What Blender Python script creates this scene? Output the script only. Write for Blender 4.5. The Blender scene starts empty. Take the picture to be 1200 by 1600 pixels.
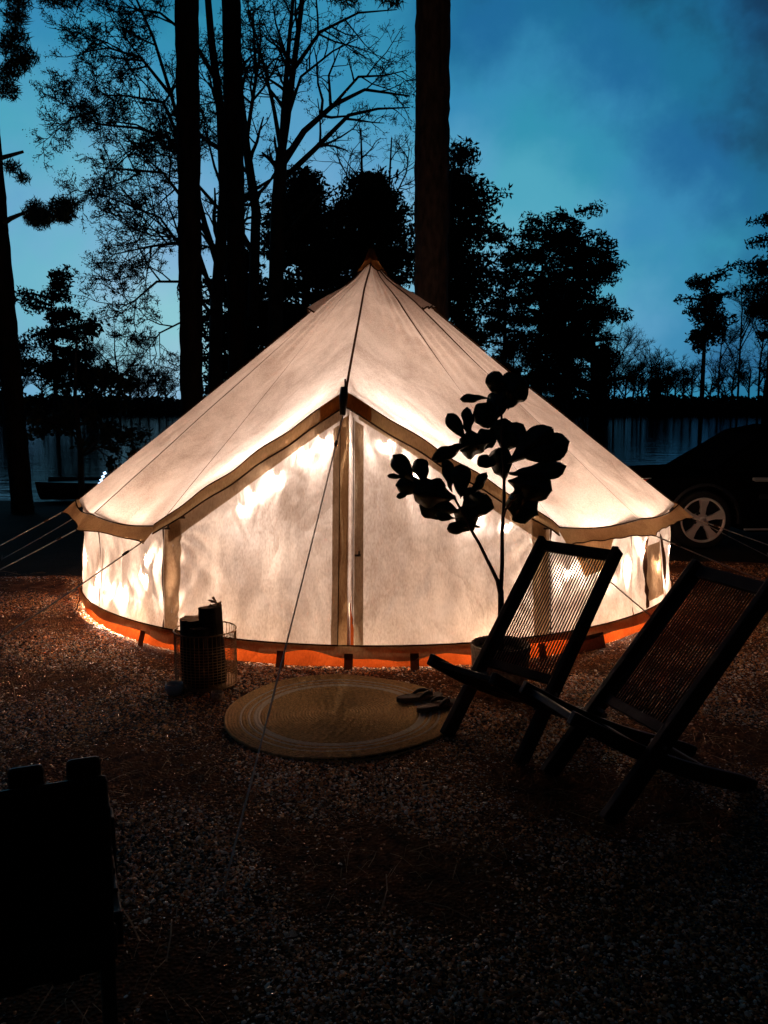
import bpy, bmesh, math, random
import numpy as np
from mathutils import Vector, Matrix

S = bpy.context.scene
COL = S.collection
R = math.radians
PI = math.pi
rnd = random.Random(11)
npr = np.random.default_rng(7)

# ------------------------------------------------------------------ camera
cam = bpy.data.cameras.new('camera')
cam.sensor_fit = 'VERTICAL'
cam.sensor_height = 36.0
cam.lens = 29.7
cam.clip_start = 0.05
cam.clip_end = 3000.0
camo = bpy.data.objects.new('camera', cam)
COL.objects.link(camo)
camo.location = (0, 0, 1.63)
camo.rotation_euler = (R(90 - 7.34), 0, 0)
S.camera = camo
S.render.resolution_x = 768
S.render.resolution_y = 1024

# ------------------------------------------------------------------ view and sampling
S.render.engine = 'CYCLES'
S.view_settings.view_transform = 'Standard'
S.view_settings.look = 'None'
S.view_settings.exposure = 1.1
S.view_settings.gamma = 1.0
S.view_settings.use_curve_mapping = False
cy = S.cycles
cy.use_denoising = True
cy.max_bounces = 10
cy.diffuse_bounces = 6
cy.transmission_bounces = 8
cy.glossy_bounces = 4
cy.transparent_max_bounces = 8
cy.sample_clamp_indirect = 45.0
cy.caustics_reflective = False
cy.caustics_refractive = False

# ------------------------------------------------------------------ dusk sky
W = bpy.data.worlds.new('World')
S.world = W
W.use_nodes = True
nt = W.node_tree
nt.nodes.clear()
def N(tree, t, **kw):
    n = tree.nodes.new(t)
    for k, v in kw.items():
        setattr(n, k, v)
    return n
def lin(r, g, b):
    f = lambda c: (c / 255) / 12.92 if c / 255 <= .04045 else ((c / 255 + .055) / 1.055) ** 2.4
    return (f(r), f(g), f(b), 1)
L = nt.links
out = N(nt, 'ShaderNodeOutputWorld')
bg = N(nt, 'ShaderNodeBackground')
tc = N(nt, 'ShaderNodeTexCoord')
# twilight glow low over the lake, falling off towards the zenith and behind
sub = N(nt, 'ShaderNodeVectorMath', operation='SUBTRACT')
sub.inputs[1].default_value = (-0.20, 0.975, 0.08)
L.new(tc.outputs['Generated'], sub.inputs[0])
mul = N(nt, 'ShaderNodeVectorMath', operation='MULTIPLY')
mul.inputs[1].default_value = (0.66, 0.42, 1.22)
L.new(sub.outputs[0], mul.inputs[0])
ln = N(nt, 'ShaderNodeVectorMath', operation='LENGTH')
L.new(mul.outputs[0], ln.inputs[0])
n1 = N(nt, 'ShaderNodeTexNoise')
n1.inputs['Scale'].default_value = 4.2
n1.inputs['Detail'].default_value = 6
n1.inputs['Roughness'].default_value = .55
L.new(tc.outputs['Generated'], n1.inputs['Vector'])
mm = N(nt, 'ShaderNodeMath', operation='MULTIPLY_ADD')
mm.inputs[1].default_value = 0.36
L.new(n1.outputs['Fac'], mm.inputs[0])
L.new(ln.outputs['Value'], mm.inputs[2])
ms = N(nt, 'ShaderNodeMath', operation='SUBTRACT')
ms.inputs[1].default_value = 0.18
L.new(mm.outputs[0], ms.inputs[0])
ramp = N(nt, 'ShaderNodeValToRGB')
cr = ramp.color_ramp
cr.interpolation = 'EASE'
stops = [(0.0, lin(152, 194, 214)), (.17, lin(116, 175, 205)), (.28, lin(84, 161, 193)), (.37, lin(52, 142, 178)),
         (.45, lin(24, 106, 150)), (.52, lin(9, 56, 86)), (.62, lin(3, 20, 36)), (1.0, lin(1, 4, 9))]
cr.elements[0].position, cr.elements[0].color = stops[0]
cr.elements[1].position, cr.elements[1].color = stops[-1]
for p, c in stops[1:-1]:
    e = cr.elements.new(p)
    e.color = c
L.new(ms.outputs[0], ramp.inputs['Fac'])
# teal and violet drifts in the cloud
n2 = N(nt, 'ShaderNodeTexNoise')
n2.inputs['Scale'].default_value = 7
n2.inputs['Detail'].default_value = 5
mp = N(nt, 'ShaderNodeMapping')
mp.inputs['Location'].default_value = (3.1, 1.7, 5.2)
L.new(tc.outputs['Generated'], mp.inputs['Vector'])
L.new(mp.outputs[0], n2.inputs['Vector'])
tint = N(nt, 'ShaderNodeValToRGB')
tint.color_ramp.elements[0].position = .38
tint.color_ramp.elements[0].color = (.80, 1.06, .98, 1)
tint.color_ramp.elements[1].position = .62
tint.color_ramp.elements[1].color = (.98, .95, 1.06, 1)
L.new(n2.outputs['Fac'], tint.inputs['Fac'])
mx = N(nt, 'ShaderNodeMix', data_type='RGBA', blend_type='MULTIPLY')
mx.inputs['Factor'].default_value = 1.0
L.new(ramp.outputs['Color'], mx.inputs['A'])
L.new(tint.outputs['Color'], mx.inputs['B'])
sky = N(nt, 'ShaderNodeTexSky', sky_type='NISHITA')
sky.sun_disc = False
sky.sun_elevation = R(-3.0)
sky.sun_rotation = R(-12)
add = N(nt, 'ShaderNodeMix', data_type='RGBA', blend_type='ADD')
add.inputs['Factor'].default_value = 0.06
L.new(mx.outputs['Result'], add.inputs['A'])
L.new(sky.outputs['Color'], add.inputs['B'])
L.new(add.outputs['Result'], bg.inputs['Color'])
bg.inputs['Strength'].default_value = 0.455
L.new(bg.outputs[0], out.inputs['Surface'])

# ------------------------------------------------------------------ helpers
def tag(o, label=None, cat=None, group=None, kind=None):
    if label: o['label'] = label
    if cat: o['category'] = cat
    if group: o['group'] = group
    if kind: o['kind'] = kind
    return o
def empty(name, loc=(0, 0, 0), rz=0.0):
    o = bpy.data.objects.new(name, None)
    o.empty_display_size = .1
    o.location = loc
    o.rotation_euler = (0, 0, rz)
    COL.objects.link(o)
    return o
def link_mesh(name, me, mat, parent=None):
    if mat is not None and len(me.materials) == 0:
        me.materials.append(mat)
    o = bpy.data.objects.new(name, me)
    COL.objects.link(o)
    if parent is not None:
        o.parent = parent
    return o
class MB:
    def __init__(s):
        s.v = []; s.f = []
    def add(s, vs, fs):
        b = len(s.v)
        s.v.extend([tuple(p) for p in vs])
        s.f.extend([tuple(i + b for i in f) for f in fs])
    def box(s, c, d, rot=None):
        c = Vector(c); h = Vector(d) / 2
        vs = []
        for x in (-1, 1):
            for y in (-1, 1):
                for z in (-1, 1):
                    p = Vector((x * h.x, y * h.y, z * h.z))
                    if rot is not None: p = rot @ p
                    vs.append(c + p)
        s.add(vs, [(0, 1, 3, 2), (4, 6, 7, 5), (0, 4, 5, 1), (2, 3, 7, 6), (0, 2, 6, 4), (1, 5, 7, 3)])
    def tube(s, pts, rad, n=8, cap=True):
        pts = [Vector(p) for p in pts]
        if not isinstance(rad, (list, tuple)): rad = [rad] * len(pts)
        rings = []
        t0 = (pts[1] - pts[0]).normalized()
        up = Vector((0, 0, 1)) if abs(t0.z) < .9 else Vector((1, 0, 0))
        a = t0.cross(up).normalized()
        for i, p in enumerate(pts):
            t = (pts[min(i + 1, len(pts) - 1)] - pts[max(i - 1, 0)])
            if t.length < 1e-9: t = t0
            t.normalize()
            a = (a - t * a.dot(t))
            if a.length < 1e-6: a = t.orthogonal()
            a.normalize()
            b = t.cross(a)
            rings.append([p + (a * math.cos(2 * PI * k / n) + b * math.sin(2 * PI * k / n)) * rad[i] for k in range(n)])
        vs = [q for r in rings for q in r]
        fs = []
        for i in range(len(rings) - 1):
            for k in range(n):
                k2 = (k + 1) % n
                fs.append((i * n + k, i * n + k2, (i + 1) * n + k2, (i + 1) * n + k))
        if cap:
            fs.append(tuple(reversed(range(n))))
            fs.append(tuple((len(rings) - 1) * n + k for k in range(n)))
        s.add(vs, fs)
    def lathe(s, prof, n=32, c=(0, 0, 0), close=False):
        vs = []; m = len(prof)
        for k in range(n):
            a = 2 * PI * k / n
            for r, z in prof:
                vs.append((c[0] + r * math.cos(a), c[1] + r * math.sin(a), c[2] + z))
        fs = []
        for k in range(n):
            k2 = (k + 1) % n
            for i in range(m - (0 if close else 1)):
                i2 = (i + 1) % m
                fs.append((k * m + i, k2 * m + i, k2 * m + i2, k * m + i2))
        s.add(vs, fs)
    def grid(s, fn, nu, nv):
        vs = [fn(i / nu, j / nv) for i in range(nu + 1) for j in range(nv + 1)]
        fs = [(i * (nv + 1) + j, (i + 1) * (nv + 1) + j, (i + 1) * (nv + 1) + j + 1, i * (nv + 1) + j + 1) for i in range(nu) for j in range(nv)]
        s.add(vs, fs)
    def mesh(s, name, smooth=False):
        me = bpy.data.meshes.new(name)
        me.from_pydata(s.v, [], s.f)
        if smooth: me.polygons.foreach_set('use_smooth', [True] * len(me.polygons))
        me.update()
        return me
    def build(s, name, mat, parent=None, smooth=False, bevel=0):
        o = link_mesh(name, s.mesh(name, smooth), mat, parent)
        if bevel:
            b = o.modifiers.new('bevel', 'BEVEL')
            b.width = bevel; b.segments = 2; b.limit_method = 'ANGLE'
        return o
def np_mesh(name, verts, faces):
    """verts (n,3), faces (m,k) all the same k"""
    me = bpy.data.meshes.new(name)
    n, (m, k) = len(verts), faces.shape
    me.vertices.add(n); me.vertices.foreach_set('co', np.ascontiguousarray(verts, dtype=np.float32).ravel())
    me.loops.add(m * k); me.loops.foreach_set('vertex_index', np.ascontiguousarray(faces, dtype=np.int32).ravel())
    me.polygons.add(m)
    me.polygons.foreach_set('loop_start', np.arange(0, m * k, k, dtype=np.int32))
    me.update(calc_edges=True)
    return me
def rand_unit(n):
    v = npr.normal(size=(n, 3)); return v / np.linalg.norm(v, axis=1)[:, None]
def leaf_cards(centers, size, aspect=.45, up=0.0):
    n = len(centers)
    d = rand_unit(n); d[:, 2] += up; d /= np.linalg.norm(d, axis=1)[:, None]
    e = np.cross(d, rand_unit(n)); e /= (np.linalg.norm(e, axis=1)[:, None] + 1e-9)
    sz = (size * npr.uniform(.6, 1.4, n))[:, None]
    c = centers
    v = np.stack([c - d * sz * .5, c + e * sz * aspect * .5, c + d * sz * .5, c - e * sz * aspect * .5], 1).reshape(-1, 3)
    return v, np.arange(4 * n).reshape(-1, 4)
def clump_points(clumps, per, shape=(1, 1, .7)):
    cs = []
    for c, r in clumps:
        n = max(6, int(per * r * r)) if per > 0 else int(-per)
        p = rand_unit(n) * (npr.uniform(0, 1, n) ** .45)[:, None] * r * np.array(shape)
        cs.append(p + np.array(c))
    return np.concatenate(cs)

def noise2(x, y, seed=0):
    """cheap smooth pseudo noise from sines"""
    r_ = random.Random(seed); v = 0
    fs_ = np.sin if isinstance(x, np.ndarray) else math.sin
    for k in range(5):
        a, b, c, w = r_.uniform(-1, 1), r_.uniform(-1, 1), r_.uniform(0, 6.3), .6 + .8 * k
        v += fs_(w * (a * x + b * y) * 2.2 + c) / (1 + .5 * k)
    return v / 2.6

# ------------------------------------------------------------------ materials
def newmat(name):
    m = bpy.data.materials.new(name); m.use_nodes = True
    t = m.node_tree; t.nodes.clear()
    o = N(t, 'ShaderNodeOutputMaterial')
    return m, t, o
def pmat(name, col, rough=.7, var=.25, scale=8.0, bump=0.0, bscale=40.0, metal=0.0, spec=.4, stretch=(1, 1, 1), trans=0.0, emit=None, coat=0.0):
    m, t, o = newmat(name); l = t.links
    b = N(t, 'ShaderNodeBsdfPrincipled')
    b.inputs['Roughness'].default_value = rough
    b.inputs['Metallic'].default_value = metal
    b.inputs['Specular IOR Level'].default_value = spec
    b.inputs['Transmission Weight'].default_value = trans
    b.inputs['Coat Weight'].default_value = coat
    c = N(t, 'ShaderNodeTexCoord'); mpn = N(t, 'ShaderNodeMapping'); mpn.inputs['Scale'].default_value = stretch
    l.new(c.outputs['Object'], mpn.inputs['Vector'])
    nz = N(t, 'ShaderNodeTexNoise'); nz.inputs['Scale'].default_value = scale; nz.inputs['Detail'].default_value = 6
    l.new(mpn.outputs[0], nz.inputs['Vector'])
    rp = N(t, 'ShaderNodeValToRGB')
    rp.color_ramp.elements[0].position = .3; rp.color_ramp.elements[1].position = .7
    rp.color_ramp.elements[0].color = (*[x * (1 - var) for x in col], 1)
    rp.color_ramp.elements[1].color = (*[min(1, x * (1 + var)) for x in col], 1)
    l.new(nz.outputs['Fac'], rp.inputs['Fac']); l.new(rp.outputs['Color'], b.inputs['Base Color'])
    if bump:
        bn = N(t, 'ShaderNodeTexNoise'); bn.inputs['Scale'].default_value = bscale; bn.inputs['Detail'].default_value = 5
        l.new(mpn.outputs[0], bn.inputs['Vector'])
        bp = N(t, 'ShaderNodeBump'); bp.inputs['Strength'].default_value = bump; bp.inputs['Distance'].default_value = .01
        l.new(bn.outputs['Fac'], bp.inputs['Height']); l.new(bp.outputs[0], b.inputs['Normal'])
    if emit:
        b.inputs['Emission Color'].default_value = (*emit[0], 1); b.inputs['Emission Strength'].default_value = emit[1]
    l.new(b.outputs[0], o.inputs['Surface'])
    return m
def canvas_mat(name, col, tcol, frac=.5, bump=.35, wr=1.0):
    """woven cloth that lets light through: diffuse + translucent, with weave, mottling and creases"""
    m, t, o = newmat(name); l = t.links
    c = N(t, 'ShaderNodeTexCoord')
    big = N(t, 'ShaderNodeTexNoise'); big.inputs['Scale'].default_value = 2.2; big.inputs['Detail'].default_value = 8; big.inputs['Roughness'].default_value = .62; big.inputs['Distortion'].default_value = .6
    l.new(c.outputs['Object'], big.inputs['Vector'])
    fine = N(t, 'ShaderNodeTexNoise'); fine.inputs['Scale'].default_value = 110; fine.inputs['Detail'].default_value = 3
    mp_ = N(t, 'ShaderNodeMapping'); mp_.inputs['Scale'].default_value = (1, 1, .35)
    l.new(c.outputs['Object'], mp_.inputs['Vector']); l.new(mp_.outputs[0], fine.inputs['Vector'])
    mixf = N(t, 'ShaderNodeMath', operation='MULTIPLY_ADD'); mixf.inputs[1].default_value = .6
    l.new(fine.outputs['Fac'], mixf.inputs[0]); l.new(big.outputs['Fac'], mixf.inputs[2])
    rp = N(t, 'ShaderNodeValToRGB'); rp.color_ramp.elements[0].position = .56; rp.color_ramp.elements[1].position = 1.0
    rp.color_ramp.elements[0].color = (.58, .53, .50, 1); rp.color_ramp.elements[1].color = (1, 1, 1, 1)
    l.new(mixf.outputs[0], rp.inputs['Fac'])
    def tinted(cc):
        x = N(t, 'ShaderNodeMix', data_type='RGBA', blend_type='MULTIPLY'); x.inputs['Factor'].default_value = 1
        l.new(rp.outputs['Color'], x.inputs['A']); x.inputs['B'].default_value = (*cc, 1)
        return x.outputs['Result']
    # creases: crumpled facets pulled along the cloth, over soft waves
    dn = N(t, 'ShaderNodeTexNoise'); dn.inputs['Scale'].default_value = 1.6; dn.inputs['Detail'].default_value = 3
    l.new(c.outputs['Object'], dn.inputs['Vector'])
    va = N(t, 'ShaderNodeVectorMath', operation='MULTIPLY_ADD'); va.inputs[1].default_value = (.55, .55, .55)
    l.new(dn.outputs['Color'], va.inputs[0]); l.new(c.outputs['Object'], va.inputs[2])
    mc = N(t, 'ShaderNodeMapping'); mc.inputs['Rotation'].default_value = (.35, .45, .3); mc.inputs['Scale'].default_value = (1.5, 1.2, .7)
    l.new(va.outputs[0], mc.inputs['Vector'])
    v1 = N(t, 'ShaderNodeTexVoronoi'); v1.inputs['Scale'].default_value = 3.0 * wr
    v2 = N(t, 'ShaderNodeTexVoronoi'); v2.inputs['Scale'].default_value = 8.5 * wr
    l.new(mc.outputs[0], v1.inputs['Vector']); l.new(mc.outputs[0], v2.inputs['Vector'])
    vm = N(t, 'ShaderNodeMath', operation='MULTIPLY_ADD'); vm.inputs[1].default_value = .35
    l.new(v2.outputs['Distance'], vm.inputs[0]); l.new(v1.outputs['Distance'], vm.inputs[2])
    bp = N(t, 'ShaderNodeBump'); bp.inputs['Strength'].default_value = bump; bp.inputs['Distance'].default_value = .10
    l.new(vm.outputs[0], bp.inputs['Height'])
    bp2 = N(t, 'ShaderNodeBump'); bp2.inputs['Strength'].default_value = .25; bp2.inputs['Distance'].default_value = .004
    l.new(fine.outputs['Fac'], bp2.inputs['Height']); l.new(bp.outputs[0], bp2.inputs['Normal'])
    d = N(t, 'ShaderNodeBsdfDiffuse'); tr = N(t, 'ShaderNodeBsdfTranslucent')
    l.new(tinted(col), d.inputs['Color']); l.new(tinted(tcol), tr.inputs['Color'])
    l.new(bp2.outputs[0], d.inputs['Normal']); l.new(bp2.outputs[0], tr.inputs['Normal'])
    ms_ = N(t, 'ShaderNodeMixShader'); ms_.inputs['Fac'].default_value = frac
    l.new(d.outputs[0], ms_.inputs[1]); l.new(tr.outputs[0], ms_.inputs[2]); l.new(ms_.outputs[0], o.inputs['Surface'])
    return m
M = {}
M['canvas'] = canvas_mat('cream_canvas', (.58, .49, .455), (.72, .615, .565), .5, .18)
M['canvas_wall'] = canvas_mat('cream_wall_canvas', (.70, .62, .57), (.57, .48, .43), .5, .20, 1.1)
M['band'] = canvas_mat('tan_band_canvas', (.48, .30, .16), (.56, .34, .17), .5, .2)
M['double'] = canvas_mat('doubled_canvas', (.42, .31, .21), (.60, .45, .30), .5, .2)
M['seam'] = canvas_mat('brown_seam_tape', (.10, .055, .03), (.10, .05, .03), .3, .1)
M['cap'] = canvas_mat('rust_canvas', (.52, .21, .06), (.80, .36, .11), .55, .3)
M['pvc'] = canvas_mat('rust_groundsheet', (.30, .05, .010), (.46, .075, .012), .6, .3)
M['hem'] = canvas_mat('tan_hem', (.30, .19, .10), (.34, .21, .10), .4, .4)
M['rope'] = pmat('pale_rope', (.82, .74, .64), .5, .2, 60, .3, 300)
M['black_wood'] = pmat('dark_stained_wood', (.030, .013, .008), .5, .5, 6, .25, 30, stretch=(1, 1, .2), spec=.3)
M['cord'] = pmat('dark_cord', (.035, .030, .026), .75, .3, 60)
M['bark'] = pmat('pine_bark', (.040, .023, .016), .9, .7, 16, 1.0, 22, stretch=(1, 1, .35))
M['shade_bark'] = pmat('shaded_pine_bark', (.013, .010, .008), .95, .5, 9, 1.0, 14, stretch=(1, 1, .3), spec=.1)  # pine bark with shade put into its colour, for trunks that stay black
M['dark_bark'] = pmat('grey_bark', (.045, .038, .032), .9, .4, 5, .5, 12)
M['needle'] = pmat('pine_needles', (.030, .046, .026), .7, .4, 1.5, spec=.2)
M['cedar'] = pmat('cedar_foliage', (.024, .036, .022), .75, .4, 1.5, spec=.2)
M['twig_leaf'] = pmat('young_leaves', (.05, .06, .035), .7, .4, 2, spec=.2)
M['leaf'] = pmat('fig_leaf', (.024, .044, .018), .30, .35, 14, .3, 26, spec=.5)
M['stem'] = pmat('fig_stem', (.10, .05, .03), .7, .4, 20, .4, 60)
M['metal_wire'] = pmat('brass_wire', (.36, .24, .13), .45, .2, 30, metal=1.0)
M['log_bark'] = pmat('log_bark', (.035, .025, .018), .95, .5, 12, 1.0, 22, stretch=(1, 1, .3))
M['log_end'] = pmat('split_wood', (.40, .22, .11), .8, .35, 14, .5, 60, stretch=(1, 1, .2))
M['jute'] = pmat('jute_braid', (.82, .48, .19), .9, .35, 55, .6, 160)
M['jute_pale'] = pmat('bleached_jute', (.96, .86, .72), .9, .1, 55, .6, 160)
for k_ in ('jute', 'jute_pale'):
    b_ = [q for q in M[k_].node_tree.nodes if q.type == 'BSDF_PRINCIPLED'][0]
    b_.inputs['Sheen Weight'].default_value = .8; b_.inputs['Sheen Roughness'].default_value = .45; b_.inputs['Sheen Tint'].default_value = (.9, .62, .34, 1)
M['sole'] = pmat('sandal_sole', (.10, .075, .055), .75, .3, 30, .3, 120)
M['strap'] = pmat('sandal_strap', (.05, .038, .03), .55, .3, 40)
M['buckle'] = pmat('pale_metal', (.7, .66, .6), .3, .1, 30, metal=1.0)
M['pot'] = pmat('speckled_pot', (.44, .34, .26), .8, .6, 55, .5, 90)
M['soil'] = pmat('potting_soil', (.03, .022, .016), .95, .5, 40, .8, 80)
M['wax'] = pmat('candle_wax', (.72, .66, .58), .5, .15, 20)
M['car_paint'] = pmat('black_car_paint', (.004, .004, .004), .6, .1, 4, spec=0.0)
M['arch'] = pmat('arch_trim', (.03, .028, .026), .35, .3, 30, spec=.6)
M['car_plastic'] = pmat('black_plastic', (.02, .02, .02), .55, .2, 20)
M['car_glass'] = pmat('dark_car_glass', (.006, .007, .008), .5, .1, 4, spec=0.0)
M['chrome'] = pmat('chrome_trim', (.85, .82, .78), .45, .05, 10, metal=.4)
M['alloy'] = pmat('alloy_wheel', (.90, .84, .78), .38, .06, 10, metal=.1)
M['rubber'] = pmat('tyre_rubber', (.014, .014, .014), .8, .2, 30)
M['tail_red'] = pmat('red_lens', (.85, .10, .05), .25, .1, 20, spec=.6)
M['hull'] = pmat('boat_hull', (.03, .032, .036), .5, .2, 5)
M['led'] = pmat('boat_light', (.4, .5, .8), .4, .05, 10, emit=((.45, .66, 1.0), 1.6))
M['led_blue'] = pmat('blue_lamp', (.2, .3, .8), .4, .05, 10, emit=((.15, .32, 1.0), 2.5))
M['bulb'] = pmat('lit_bulb', (.9, .8, .6), .4, .02, 10, emit=((1.0, .86, .68), 3.0))
M['steel'] = pmat('steel_peg', (.35, .33, .31), .4, .2, 20, metal=1.0)
M['toggle'] = pmat('dark_toggle', (.07, .04, .025), .6, .2, 30)
M['straw'] = pmat('pine_straw', (.36, .20, .09), .8, .4, 20)
M['undergrowth'] = pmat('undergrowth', (.022, .030, .018), .85, .5, 1.0)

def ground_mat(name, c0, c1, scale, bump):
    m, t, o = newmat(name); l = t.links
    b = N(t, 'ShaderNodeBsdfPrincipled'); b.inputs['Roughness'].default_value = .95; b.inputs['Specular IOR Level'].default_value = .15
    c = N(t, 'ShaderNodeTexCoord')
    nz = N(t, 'ShaderNodeTexNoise'); nz.inputs['Scale'].default_value = scale; nz.inputs['Detail'].default_value = 10; nz.inputs['Roughness'].default_value = .7
    l.new(c.outputs['Object'], nz.inputs['Vector'])
    rp = N(t, 'ShaderNodeValToRGB'); rp.color_ramp.elements[0].position = .35; rp.color_ramp.elements[1].position = .68
    rp.color_ramp.elements[0].color = (*c0, 1); rp.color_ramp.elements[1].color = (*c1, 1)
    l.new(nz.outputs['Fac'], rp.inputs['Fac']); l.new(rp.outputs['Color'], b.inputs['Base Color'])
    vo = N(t, 'ShaderNodeTexVoronoi'); vo.inputs['Scale'].default_value = 70; l.new(c.outputs['Object'], vo.inputs['Vector'])
    bp = N(t, 'ShaderNodeBump'); bp.inputs['Strength'].default_value = bump; bp.inputs['Distance'].default_value = .02
    l.new(vo.outputs['Distance'], bp.inputs['Height']); l.new(bp.outputs[0], b.inputs['Normal']); l.new(b.outputs[0], o.inputs['Surface'])
    return m
M['soil_ground'] = ground_mat('forest_floor', (.010, .008, .006), (.028, .020, .013), 1.5, .8)
M['pad'] = ground_mat('dark_mulch', (.028, .010, .003), (.24, .085, .024), 9, 1.0)
# gravel stones: one tone per stone
m, t, o = newmat('gravel_stone'); l = t.links
b = N(t, 'ShaderNodeBsdfPrincipled'); b.inputs['Roughness'].default_value = .40; b.inputs['Specular IOR Level'].default_value = .45
at_ = N(t, 'ShaderNodeAttribute', attribute_type='INSTANCER', attribute_name='tone')
rp = N(t, 'ShaderNodeValToRGB'); rp.color_ramp.interpolation = 'LINEAR'
rp.color_ramp.elements[0].color = (.012, .007, .004, 1)
rp.color_ramp.elements[1].color = (.97, .90, .82, 1)
for p_, c_ in ((.26, (.035, .010, .003)), (.42, (.50, .15, .032)), (.70, (.90, .40, .12)), (.86, (.96, .76, .58))):
    e = rp.color_ramp.elements.new(p_); e.color = (*c_, 1)
l.new(at_.outputs['Fac'], rp.inputs['Fac']); l.new(rp.outputs['Color'], b.inputs['Base Color']); l.new(b.outputs[0], o.inputs['Surface'])
M['gravel'] = m
# water
m, t, o = newmat('lake_water'); l = t.links
b = N(t, 'ShaderNodeMixShader'); fr = N(t, 'ShaderNodeFresnel'); fr.inputs['IOR'].default_value = 1.33
dfs = N(t, 'ShaderNodeBsdfDiffuse'); dfs.inputs['Color'].default_value = (.004, .007, .008, 1)
gls = N(t, 'ShaderNodeBsdfGlossy'); gls.inputs['Color'].default_value = (.23, .28, .33, 1); gls.inputs['Roughness'].default_value = .05
l.new(fr.outputs[0], b.inputs[0]); l.new(dfs.outputs[0], b.inputs[1]); l.new(gls.outputs[0], b.inputs[2])
c = N(t, 'ShaderNodeTexCoord'); mp_ = N(t, 'ShaderNodeMapping'); mp_.inputs['Scale'].default_value = (.5, 1.6, 1)
nz = N(t, 'ShaderNodeTexNoise'); nz.inputs['Scale'].default_value = 1.3; nz.inputs['Detail'].default_value = 4
l.new(c.outputs['Object'], mp_.inputs['Vector']); l.new(mp_.outputs[0], nz.inputs['Vector'])
bp = N(t, 'ShaderNodeBump'); bp.inputs['Strength'].default_value = .30; bp.inputs['Distance'].default_value = .05
l.new(nz.outputs['Fac'], bp.inputs['Height']); l.new(bp.outputs[0], gls.inputs['Normal']); l.new(b.outputs[0], o.inputs['Surface'])
M['water'] = m

# ------------------------------------------------------------------ ground, lake
WATER_Z = -.25
def ground_z(x, y):
    if y < 11: z = 0.0
    elif y < 19.5:
        u = (y - 11) / 8.5; z = -.38 * u * u * (3 - 2 * u)
    elif y < 30: z = -.38 - (y - 19.5) * .15
    elif y < 132: z = -1.95
    elif y < 140: z = -1.95 + (y - 132) / 8 * 1.7
    elif y < 150: z = -.25 + (y - 140) * .17
    else: z = 1.45 + min(1.0, (y - 150) * .01)
    if y > 8.9 or abs(x) > 6: z += .03 * noise2(x * .7, y * .7, 3)
    return z
ys = [-400, -60, -15, -4] + [i * 1.0 for i in range(-2, 9)] + [8.9 + .7 * i for i in range(32)] + [35, 50, 80, 110, 125, 132, 136, 138, 140, 142, 145, 150, 160, 200, 300, 600, 1500]
xs = [-1500, -400, -200, -100, -60, -40, -25] + [-18 + 1.0 * i for i in range(37)] + [25, 40, 60, 100, 200, 400, 1500]
ys = sorted(set(round(y, 3) for y in ys))
g = MB()
nx, ny = len(xs), len(ys)
g.v = [(x, y, ground_z(x, y)) for x in xs for y in ys]
g.f = [(i * ny + j, (i + 1) * ny + j, (i + 1) * ny + j + 1, i * ny + j + 1) for i in range(nx - 1) for j in range(ny - 1)]
tag(g.build('ground', M['soil_ground'], smooth=True), kind='structure')
w = MB(); w.grid(lambda u, v: (-900 + 1800 * u, 15 + 127 * v, WATER_Z), 8, 8)
tag(w.build('lake', M['water']), kind='structure')
def pad_edge(x):
    return 8.15 + .11 * x + .22 * noise2(x * .9, 0, 9) + .08 * noise2(x * 3, 1, 4)
p_ = MB()
p_.grid(lambda u, v: (-7 + 14 * u, -1.5 + (pad_edge(-7 + 14 * u) + 1.5) * v, .006), 90, 8)
tag(p_.build('mulch_pad', M['pad']), kind='structure')

# gravel: a stone per point, tone and turn of its own
TC = Vector((-.06, 7.6, 0))
def gravel_points(n, ymin, ymax, smin, smax, seed):
    r_ = np.random.default_rng(seed)
    y = r_.uniform(ymin, ymax, n)
    hw = .56 * y + .6
    x = r_.uniform(-1, 1, n) * hw
    edge = pad_edge(x) - .05
    keep = (y < edge) & ((x - TC.x) ** 2 + (y - TC.y) ** 2 > 2.50 ** 2) & ((x + .235) ** 2 + (y - 4.27) ** 2 > .56 ** 2)
    x, y = x[keep], y[keep]
    s = r_.uniform(smin, smax, len(x)) * (1 + .5 * (r_.uniform(0, 1, len(x)) > .93))
    z = .006 + s * .28 + .008 * noise2(x * 2.3, y * 3.1, 55) - .004
    return np.stack([x, y, z], 1), s
P1, s1 = gravel_points(140000, 1.6, 4.0, .0038, .0085, 1)
P2, s2 = gravel_points(300000, 4.0, 9.2, .0045, .0095, 2)
gp = np.concatenate([P1, P2]); gs = np.concatenate([s1, s2]); ng = len(gp)
me = bpy.data.meshes.new('gravel')
me.vertices.add(ng); me.vertices.foreach_set('co', gp.astype(np.float32).ravel())
def attr(name, typ, dom, data):
    a = me.attributes.new(name, typ, dom)
    a.data.foreach_set('value' if typ == 'FLOAT' else 'vector', data.astype(np.float32).ravel())
patch = noise2(gp[:, 0] * 1.6, gp[:, 1] * 2.6, 21) + .6 * noise2(gp[:, 0] * 5, gp[:, 1] * 8, 22)
attr('tone', 'FLOAT', 'POINT', np.clip(npr.uniform(0, 1, ng) * .93 + .15 * patch, 0, 1))
attr('turn', 'FLOAT_VECTOR', 'POINT', npr.uniform(0, 6.28, (ng, 3)) * np.array([.12, .12, 1]))
attr('size', 'FLOAT_VECTOR', 'POINT', gs[:, None] * np.stack([npr.uniform(.8, 1.4, ng), npr.uniform(.6, 1.0, ng), npr.uniform(.28, .6, ng)], 1))
me.materials.append(M['gravel'])
go = bpy.data.objects.new('gravel', me); COL.objects.link(go); tag(go, kind='stuff')
gt = bpy.data.node_groups.new('gravel_scatter', 'GeometryNodeTree')
gt.interface.new_socket('Geometry', in_out='INPUT', socket_type='NodeSocketGeometry')
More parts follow.
